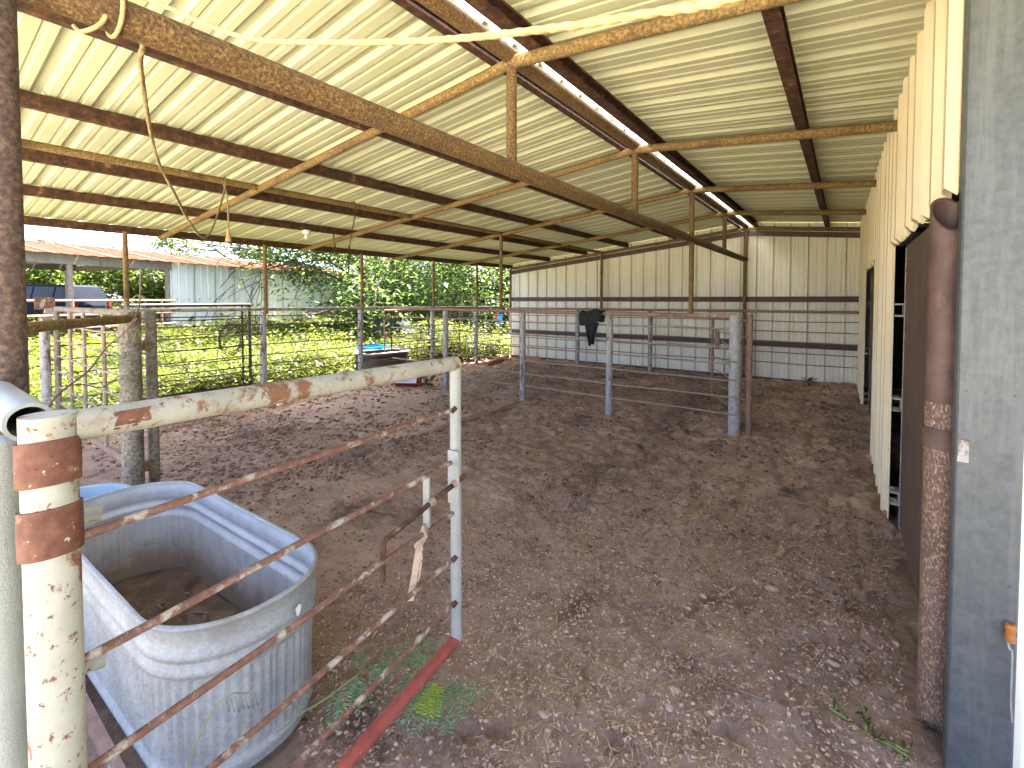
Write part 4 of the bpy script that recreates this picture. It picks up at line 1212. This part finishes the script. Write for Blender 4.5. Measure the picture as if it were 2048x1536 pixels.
# straw, crumbs and dung on the pen floor
def scatter_xy(g, n, x0, x1, y0, y1, near):
    x = g.uniform(x0, x1, n); y = y0 + (y1 - y0) * g.uniform(0, 1, n) ** near
    return x, y
g = np.random.default_rng(5)
def topz(x, y):
    z = ground(x, y)
    on = (x > -7.44) & (x < -4.47) & (y > 3.6) & (y < 6.2)
    j = (y - 3.6) / 2.62 * 16
    zs = .047 - .07 * np.maximum(0, 1 - j / 9) + .012 * np.sin(x * 3 + y * 2)
    return np.where(on, np.maximum(z, zs), z)
def nopit(x, y):
    k = np.ones(len(x), bool)
    for (px, py, r) in PITS:
        k &= np.hypot(x - px, y - py) > r * 1.05
    return k
xs_, ys_ = [], []
for (n, x0, x1, y0, y1) in ((48000, -2.2, .3, .9, 4.2), (95000, -7.9, .2, 3.0, 10.4), (22000, -4.5, -1.3, 1.2, 5), (20000, -7.9, -4.3, 1.2, 3.6)):
    x, y = scatter_xy(g, n, x0, x1, y0, y1, 1.0)
    k = g.uniform(0, 1, n) < .52 + 3.0 * fbm(x * .9, y * .9, 71, 4) + .12 * (y > 3)
    xs_.append(x[k]); ys_.append(y[k])
x = np.concatenate(xs_); y = np.concatenate(ys_)
k = nopit(x, y); x, y = x[k], y[k]
z = topz(x, y) + .004
a = g.uniform(0, 6.28, len(x)); L = g.uniform(.015, .06, len(x)) * np.where(g.uniform(0, 1, len(x)) < .06, 1.8, 1)
L = L * (1 + .28 * np.clip(y - 3.2, 0, 4))
D = np.stack([np.cos(a) * L, np.sin(a) * L, g.uniform(-.10, .22, len(x)) * L], 1)
wd = g.uniform(.0007, .0018, len(x)) * (1 + .75 * np.clip(y - 3.2, 0, 5))
W = np.stack([-np.sin(a) * wd, np.cos(a) * wd, 0 * wd], 1)
V, F = diamonds(np.stack([x, y, z], 1), D, W)
o = kind(link('straw', np_mesh('straw', V, F, M['straw'])), 'stuff'); o['label'] = 'scattered straw bits over the pen dirt'; o['category'] = 'straw'
# low poly lumps
ph = (1 + 5 ** .5) / 2
ICO = np.array([(-1, ph, 0), (1, ph, 0), (-1, -ph, 0), (1, -ph, 0), (0, -1, ph), (0, 1, ph), (0, -1, -ph), (0, 1, -ph), (ph, 0, -1), (ph, 0, 1), (-ph, 0, -1), (-ph, 0, 1)]) / 1.9
ICF = np.array([(0, 11, 5), (0, 5, 1), (0, 1, 7), (0, 7, 10), (0, 10, 11), (1, 5, 9), (5, 11, 4), (11, 10, 2), (10, 7, 6), (7, 1, 8), (3, 9, 4), (3, 4, 2), (3, 2, 6), (3, 6, 8), (3, 8, 9), (4, 9, 5), (2, 4, 11), (6, 2, 10), (8, 6, 7), (9, 8, 1)])
def lumps(x, y, r, g, flat=.6):
    n = len(x)
    base = ICO[None] * (1 + g.uniform(-.45, .45, (n, 12, 1)))
    an = g.uniform(0, 6.28, n); ca, sa = np.cos(an)[:, None], np.sin(an)[:, None]
    bx = base[..., 0] * g.uniform(.8, 1.6, (n, 1)); by = base[..., 1]
    V = np.stack([bx * ca - by * sa, bx * sa + by * ca, base[..., 2] * flat], -1) * r[:, None, None]
    V = V + np.stack([x, y, topz(x, y) + r * .2], 1)[:, None]
    F = (ICF[None] + (np.arange(n) * 12)[:, None, None]).reshape(-1, 3)
    return V.reshape(-1, 3), F
xs_, ys_, rs_ = [], [], []
for (n, x0, x1, y0, y1, ra, rb, thr) in ((30000, -7.9, .15, 2.6, 10.4, .010, .038, .42), (9000, -4.5, -1.4, 1.1, 4.5, .006, .026, .50), (3000, -1.5, .2, 1.0, 3.5, .003, .010, .15), (5000, -7.9, -4.3, 1.3, 3.0, .008, .03, .42)):
    x = g.uniform(x0, x1, n); y = g.uniform(y0, y1, n)
    k = g.uniform(0, 1, n) < thr + 1.9 * fbm(x * 1.0, y * 1.0, 83, 3)
    x, y = x[k], y[k]
    xs_.append(x); ys_.append(y); rs_.append(ra * .8 + (rb - ra) * g.uniform(0, 1, len(x)) ** 3.2)
x, y, r = np.concatenate(xs_), np.concatenate(ys_), np.concatenate(rs_)
V, F = lumps(x, y, r * np.where((y < 4.8) & (x > -4), .5 + .1 * np.clip(y - 2.5, 0, 2.3), .9), g, .45)
o = kind(link('dung_clods', np_mesh('dung_clods', V, F, M['clod'], False)), 'stuff'); o['label'] = 'dark dung clods and clumps littering the pen'; o['category'] = 'clods'
n = 52000
x = g.uniform(-2.6, .25, n); y = .95 + 3.6 * g.uniform(0, 1, n)
k = nopit(x, y); x, y = x[k], y[k]; n = len(x)
V, F = lumps(x, y, .0020 + .0085 * g.uniform(0, 1, n) ** 4.5, g)
o = kind(link('dirt_crumbs', np_mesh('dirt_crumbs', V, F, M['dirt_crumb'], False)), 'stuff'); o['label'] = 'fine crumbs and grit on the near dirt'; o['category'] = 'grit'

# ------------------------------------------------------------------ trees
def tree(name, label, x, y, z, h, rad, seed, n1, n2, n3, per, lsize, mat, trunk_r=.2, low=.25, droop=.25, group=None, fork=.22, cl=.42, leftcut=False):
    t = thing(name, label, 'tree', (x, y, z), group)
    r_ = random.Random(seed)
    wood = MB(); centres = []
    top = Vector((x, y, z + h * fork))
    trunk = [(x, y, z - .2), (x + .05, y, z + h * fork * .5), tuple(top)]
    part('trunk', MB().tube(trunk, [trunk_r * 1.25, trunk_r, trunk_r * .85], 12), M['bark'], t)
    def grow(p, d, L_, rr, lvl):
        pts = [p.copy()]; q = p.copy(); dd = d.copy()
        for k in range(4):
            dd = (dd + Vector((r_.uniform(-.22, .22), r_.uniform(-.22, .22), r_.uniform(-.18, .2) - droop * (.25 if lvl < 3 else .6)))).normalized()
            q = q + dd * (L_ / 4); pts.append(q.copy())
        wood.tube(pts, [rr * (1 - .16 * k) for k in range(5)], 6 if lvl < 3 else 4, False)
        if lvl == 3:
            centres.append(pts[2]); centres.append(pts[4])
            return
        nn = n2 if lvl == 1 else n3
        for k in range(nn):
            b_ = pts[1 + r_.randrange(4)] if k else pts[4]
            nd = (dd + Vector((r_.uniform(-1, 1), r_.uniform(-1, 1), r_.uniform(-.6, .6)))).normalized()
            grow(b_, nd, L_ * r_.uniform(.45, .65), rr * .5, lvl + 1)
    for k in range(n1):
        a = 2 * math.pi * (k + r_.uniform(-.3, .3)) / n1
        e = r_.uniform(low, 1.25)
        d = Vector((math.cos(a) * math.cos(e), math.sin(a) * math.cos(e), math.sin(e)))
        L_ = (rad * math.cos(e) + (h * (1 - fork)) * math.sin(e)) * .62
        grow(top, d, L_, trunk_r * .55, 1)
    part('limbs', wood, M['bark'], t)
    C = np.array([tuple(c) for c in centres]); gg = np.random.default_rng(seed)
    idx = gg.integers(0, len(C), len(C) * per)
    P = C[idx] + gg.normal(0, 1, (len(idx), 3)) * np.array([cl, cl, cl * .7]) * (rad / 5)
    P[:, 2] = np.maximum(P[:, 2], z + .45)
    P = P[P[:, 2] < z + h * 1.02 + .35]
    if leftcut:                                  # the crown is lifted higher on its western side
        tt = (P[:, 0] - x) * -.81 + (P[:, 1] - y) * -.59
        P = P[P[:, 2] > z + .55 + np.clip(tt - .2, 0, 6) * .72 + .5 * fbm(P[:, 0], P[:, 1], 7, 2)]
    a = gg.uniform(0, 2 * np.pi, len(P)); L_ = lsize * gg.uniform(.6, 1.3, len(P))
    D = np.stack([np.cos(a) * L_, np.sin(a) * L_, gg.uniform(-.9, .2, len(P)) * L_], 1)
    W = np.stack([-np.sin(a), np.cos(a), gg.uniform(-.5, .5, len(P))], 1) * (L_ * .24)[:, None]
    V, F = diamonds(P, D, W)
    link('crown', np_mesh('crown', V, F, M[mat]), t)
tree('yard_tree', 'big spreading green tree in front of the pale metal shed wall', -18.2, 14.3, .25, 7.4, 6.4, 3, 13, 6, 5, 150, .19, 'tree_leaf', .17, .05, .42, fork=.17, cl=.62, leftcut=True)
tree('yard_tree', 'sunlit tree rising behind the rusted shed roof', -31.5, 14.8, .6, 7.5, 5.0, 8, 9, 5, 3, 90, .26, 'far_leaf', .22, .15, .25)
for k, (x, y, h, rad, lab) in enumerate(((-38, 4, 3.3, 6, 'bright tree behind the parked dark car'), (-37, 11, 3.2, 5.5, 'bright tree seen through the right bay of the open shed'),
                                       (-44, 9, 3.4, 6.5, 'pale distant tree seen through the middle of the open shed'), (-45, -2, 3.4, 6, 'distant tree left of the parked dark car'),
                                       (-12.5, 22, 6.0, 5, 'bright tree right of the big spreading tree, beyond the tube panels'), (-19, 24, 7, 5.5, 'dense tree far behind the big spreading tree'),
                                       (-9.5, 27, 7, 5, 'bright tree showing beside the corner of the end wall'), (-27, 25, 7, 6, 'tree beyond the far end of the pale metal shed'))):
    tree('yard_tree', lab, x, y, float(outz(x, y)), h, rad, 20 + k, 8, 4, 3, 100, .30, 'far_leaf', .2, .0, .35, 'trees beyond the yard')

# ------------------------------------------------------------------ shed
A0 = Vector((-20.72, 6.54, 0)); DIR = Vector((-24.33 + 20.72, 16.95 - 6.54, 0)).normalized(); NRM = Vector((-DIR.y, DIR.x, 0))   # NRM points away from the pen
if NRM.x > 0: NRM = -NRM
def sp(s, n, z):
    q = A0 + DIR * s + NRM * n
    return (q.x, q.y, z)
shed = thing('metal_shed', 'pale metal shed with rusted red roof and open bays at left', 'shed', tuple(A0 + Vector((0, 0, .4))))
EZ, RZ, DEP = 3.18, 3.72, 2.7
for i in range(12):
    s0 = i * PW
    mb = MB().sheet([[sp(s0 + s, -h, .25) for s, h in WP], [sp(s0 + s, -h, EZ - .03) for s, h in WP]])
    w = part('wall_panel', mb, M['shed_wall'], shed, True, 15)
    part('lap_seam', MB().box((-.004, -.034, .3), (.004, -.029, EZ - .05), Matrix.Translation(sp(s0, 0, 0)) @ Matrix(((DIR.x, -NRM.x * -1, 0, 0), (DIR.y, -NRM.y * -1, 0, 0), (0, 0, 1, 0), (0, 0, 0, 1)))), M['girt'], w, False)
mbs = MB()
for k in range(24):
    p = Vector(sp(.2 + k * .45, -.034, 1.75)); mbs.tube([p, p - NRM * .012], .022, 6)
kind(part('wall_screws', mbs, M['dark_metal'], shed), 'stuff')
for i in range(26):
    s0 = -9.5 + i * .82
    mb = MB().sheet([[sp(s0 + u, -.35, EZ - .06 + .02 * (k % 2)) for k, u in enumerate((0, .2, .4, .6, .8))], [sp(s0 + u, DEP, RZ + .02 * (k % 2)) for k, u in enumerate((0, .2, .4, .6, .8))]])
    part('roof_panel', mb, M['shed_roof'], shed, False)
    if i % 2:
        mb = MB().sheet([[sp(s0 - .05 + u, -.36, EZ - .03) for u in (0, .10)], [sp(s0 - .05 + u, DEP, RZ + .035) for u in (0, .10)]])
        part('roof_lap', mb, M['shed_roof_pale'], shed, False)
    mb = MB().sheet([[sp(s0, DEP + .005, RZ), sp(s0 + .8, DEP + .005, RZ)], [sp(s0, DEP * 2, EZ - .02), sp(s0 + .8, DEP * 2, EZ - .02)]])
    part('roof_panel', mb, M['shed_roof'], shed, False)
mb = MB().sheet([[sp(-9.6, DEP - .15, RZ + .05), sp(11.8, DEP - .15, RZ + .05)], [sp(-9.6, DEP, RZ + .085), sp(11.8, DEP, RZ + .085)], [sp(-9.6, DEP + .15, RZ + .05), sp(11.8, DEP + .15, RZ + .05)]])
part('ridge_cap', mb, M['shed_roof_pale'], shed)
for k in range(4):
    a_, b_ = -9.4 + k * 2.35, -9.4 + (k + 1) * 2.35 - .02
    P = [(0, -.32), (.04, -.32), (.04, 0), (0, 0)]
    part('fascia_board', MB().extrude(P, lambda u, v, a_=a_: sp(a_, -.05 + u, EZ - .03 + v), lambda u, v, b_=b_: sp(b_, -.05 + u, EZ - .03 + v)), M['grey_wood'], shed, False)
    part('back_beam', MB().extrude([(0, -.25), (.08, -.25), (.08, 0), (0, 0)], lambda u, v, a_=a_: sp(a_, DEP * 2 - .2 + u, EZ - .02 + v), lambda u, v, b_=b_: sp(b_, DEP * 2 - .2 + u, EZ - .02 + v)), M['grey_wood'], shed, False)
for s in (-9.0, -6.1, -3.15, -.1):
    part('shed_post', MB().tube([sp(s, .06, .1), sp(s, .06, EZ - .3)], .085, 12), M['grey_wood'], shed)
    part('shed_post', MB().tube([sp(s - .2, DEP * 2 - .12, .2), sp(s - .2, DEP * 2 - .12, EZ - .25)], .075, 12), M['grey_wood'], shed)
    part('shed_rafter', MB().extrude([(0, -.2), (.05, -.2), (.05, 0), (0, 0)], lambda u, v, s=s: sp(s + u, 0, EZ - .09 + v), lambda u, v, s=s: sp(s + u, DEP * 2 - .2, EZ - .09 + v)), M['grey_wood'], shed, False)
sf = thing('pipe_fence', 'low two rail pipe fence along the open front of the far shed', 'fence', sp(-4, -.3, .4))
for z in (1.70, 1.25, .85):
    part('rail', MB().tube([sp(-9, -.3, z), sp(-.1, -.3, z)], .04, 8), M['rail_rust'], sf)
for s in (-8.5, -6, -3.3, -.6):
    part('post', MB().tube([sp(s, -.3, .1), sp(s, -.3, 1.75)], .045, 8), M['rail_rust'], sf)

# ------------------------------------------------------------------ parked cars
def car(label, x, y, z, rot, paint, h=1.85):
    t = thing('parked_car', label, 'car', (x, y, z))
    T = Matrix.Translation((x, y, z)) @ Matrix.Rotation(rot, 4, 'Z')
    def tp(p): return T @ Vector(p)
    L_ = 2.45
    low = [(-L_, .45), (-L_, .95), (-2.38, 1.10), (1.05, 1.12), (2.15, 1.02), (2.42, .85), (2.45, .42), (2.05, .34)]
    for a in range(7): low.append((1.55 + .40 * math.cos(math.pi * a / 6), .36 + .40 * math.sin(math.pi * a / 6)))
    low += [(1.1, .30), (-1.0, .30)]
    for a in range(7): low.append((-1.5 + .40 * math.cos(math.pi * a / 6), .36 + .40 * math.sin(math.pi * a / 6)))
    low.append((-2.0, .34))
    part('body', MB().extrude(low, lambda u, v: tp((u, -.93 + .06 * max(0, v - .8), v)), lambda u, v: tp((u, .93 - .06 * max(0, v - .8), v))), M[paint], t, False)
    top = [(-2.36, 1.10), (-2.12, h - .10), (-1.9, h - .02), (-.2, h), (.25, h - .04), (1.12, 1.12)]
    def gy(v): return .90 - .28 * (v - 1.1)
    part('cabin', MB().extrude(top, lambda u, v: tp((u, -gy(v), v)), lambda u, v: tp((u, gy(v), v))), M[paint], t, False)
    wins = [[(.30, 1.16), (.95, 1.16), (.30, h - .14)], [(-.62, 1.16), (.24, 1.16), (.18, h - .12), (-.62, h - .10)], [(-1.52, 1.16), (-.70, 1.16), (-.70, h - .10), (-1.52, h - .11)], [(-2.16, 1.18), (-1.60, 1.18), (-1.60, h - .12), (-2.02, h - .14)]]
    for s in (-1, 1):
        for w in wins:
            part('window', MB().extrude(w, lambda u, v: tp((u, s * (gy(v) + .004), v)), lambda u, v: tp((u, s * (gy(v) + .012), v))), M['glass'], t, False)
        for wx_ in (1.55, -1.5):
            wh = part('wheel', MB().tube([tp((wx_, s * .94, .36)), tp((wx_, s * .72, .36))], .36, 22), M['tyre'], t)
            part('rim', MB().tube([tp((wx_, s * .955, .36)), tp((wx_, s * .93, .36))], .22, 16), M['chrome'], wh)
        part('headlight', MB().box((2.36, s * .72 - .14, .78), (2.46, s * .72 + .14, .92), T), M['chrome'], t, False)
        part('tail_light', MB().box((-2.47, s * .80 - .08, .9), (-2.40, s * .80 + .08, 1.12), T), M['car_red'], t, False)
    part('windscreen', MB().sheet([[tp((1.09, -.80, 1.15)), tp((1.09, .80, 1.15))], [tp((.30, -.62, h - .07)), tp((.30, .62, h - .07))]]), M['glass'], t, False)
    part('bumper', MB().box((2.40, -.9, .42), (2.54, .9, .60), T).box((-2.54, -.9, .42), (-2.40, .9, .60), T), M['black_plastic'], t, False)
car('dark blue parked car seen through the left bay of the open shed', -28.2, 4.0, .52, R(180 + 36), 'car_paint')

# ------------------------------------------------------------------ things under and beyond the big tree
pf = thing('panel_fence', 'dark tube panel fence beyond the weeds near the end wall', 'fence', (-11, 14.5, .1))
def pq(u): return Vector((-13.6 + 5.6 * u, 13.6 + 2.2 * u, 0))
for z in (1.80, 1.45, 1.10, .75, .4):
    p, q = pq(0), pq(1)
    part('rail', MB().tube([(p.x, p.y, z), (q.x, q.y, z)], .022, 8), M['dark_metal'], pf)
for k in range(13):
    p = pq(k / 12)
    part('upright', MB().tube([(p.x, p.y, .05), (p.x, p.y, 1.85)], .026 if k % 3 else .04, 8), M['rail_rust'], pf)
sg = thing('yard_sign', 'small red and blue sign hanging on the tube panel fence', 'sign', (-9.75, 12.75, .9))
part('board', MB().box((-9.85, 12.70, .93), (-9.67, 12.72, 1.22), None), M['blue_plastic'], sg, False)
part('board', MB().box((-9.98, 12.70, 1.0), (-9.853, 12.72, 1.22), None), M['red_plastic'], sg, False)
part('stake', MB().tube([(-9.78, 12.735, .0), (-9.78, 12.735, 1.2)], .015, 6), M['dark_metal'], sg)
def pile(label, name, cat, c, sx, sy, sz, mat, seed):
    rows = []
    r_ = random.Random(seed); ph_ = [r_.uniform(0, 6.28) for _ in range(8)]
    for i in range(9):
        th = math.pi / 2 * i / 8
        rows.append([(c[0] + sx * math.sin(th) * math.cos(a) * (1 + .15 * math.sin(3 * a + ph_[0]) + .1 * math.sin(5 * a + ph_[1])), c[1] + sy * math.sin(th) * math.sin(a) * (1 + .12 * math.sin(4 * a + ph_[2])),
                      c[2] + sz * math.cos(th) * (1 + .22 * math.sin(2 * a + ph_[3] + th * 4) + .12 * math.sin(7 * a + ph_[4]))) for a in [2 * math.pi * k / 26 for k in range(26)]])
    return tag(part(name, MB().sheet(rows, True), M[mat], None, True, 25), label, cat)
pile('crumpled black tarp heap under the big spreading tree', 'tarp_heap', 'tarp', (-13.6, 11.0, .1), .9, .7, .75, 'black_rubber', 3)
pile('pale sheet heap beside the black tarp under the big tree', 'tarp_heap', 'tarp', (-13.9, 12.0, .1), .6, .6, .7, 'white_plastic', 4)
pile('dark heap far behind the tube panel fence', 'tarp_heap', 'tarp', (-15.5, 18.5, .1), 1.0, .8, 1.6, 'black_rubber', 5)
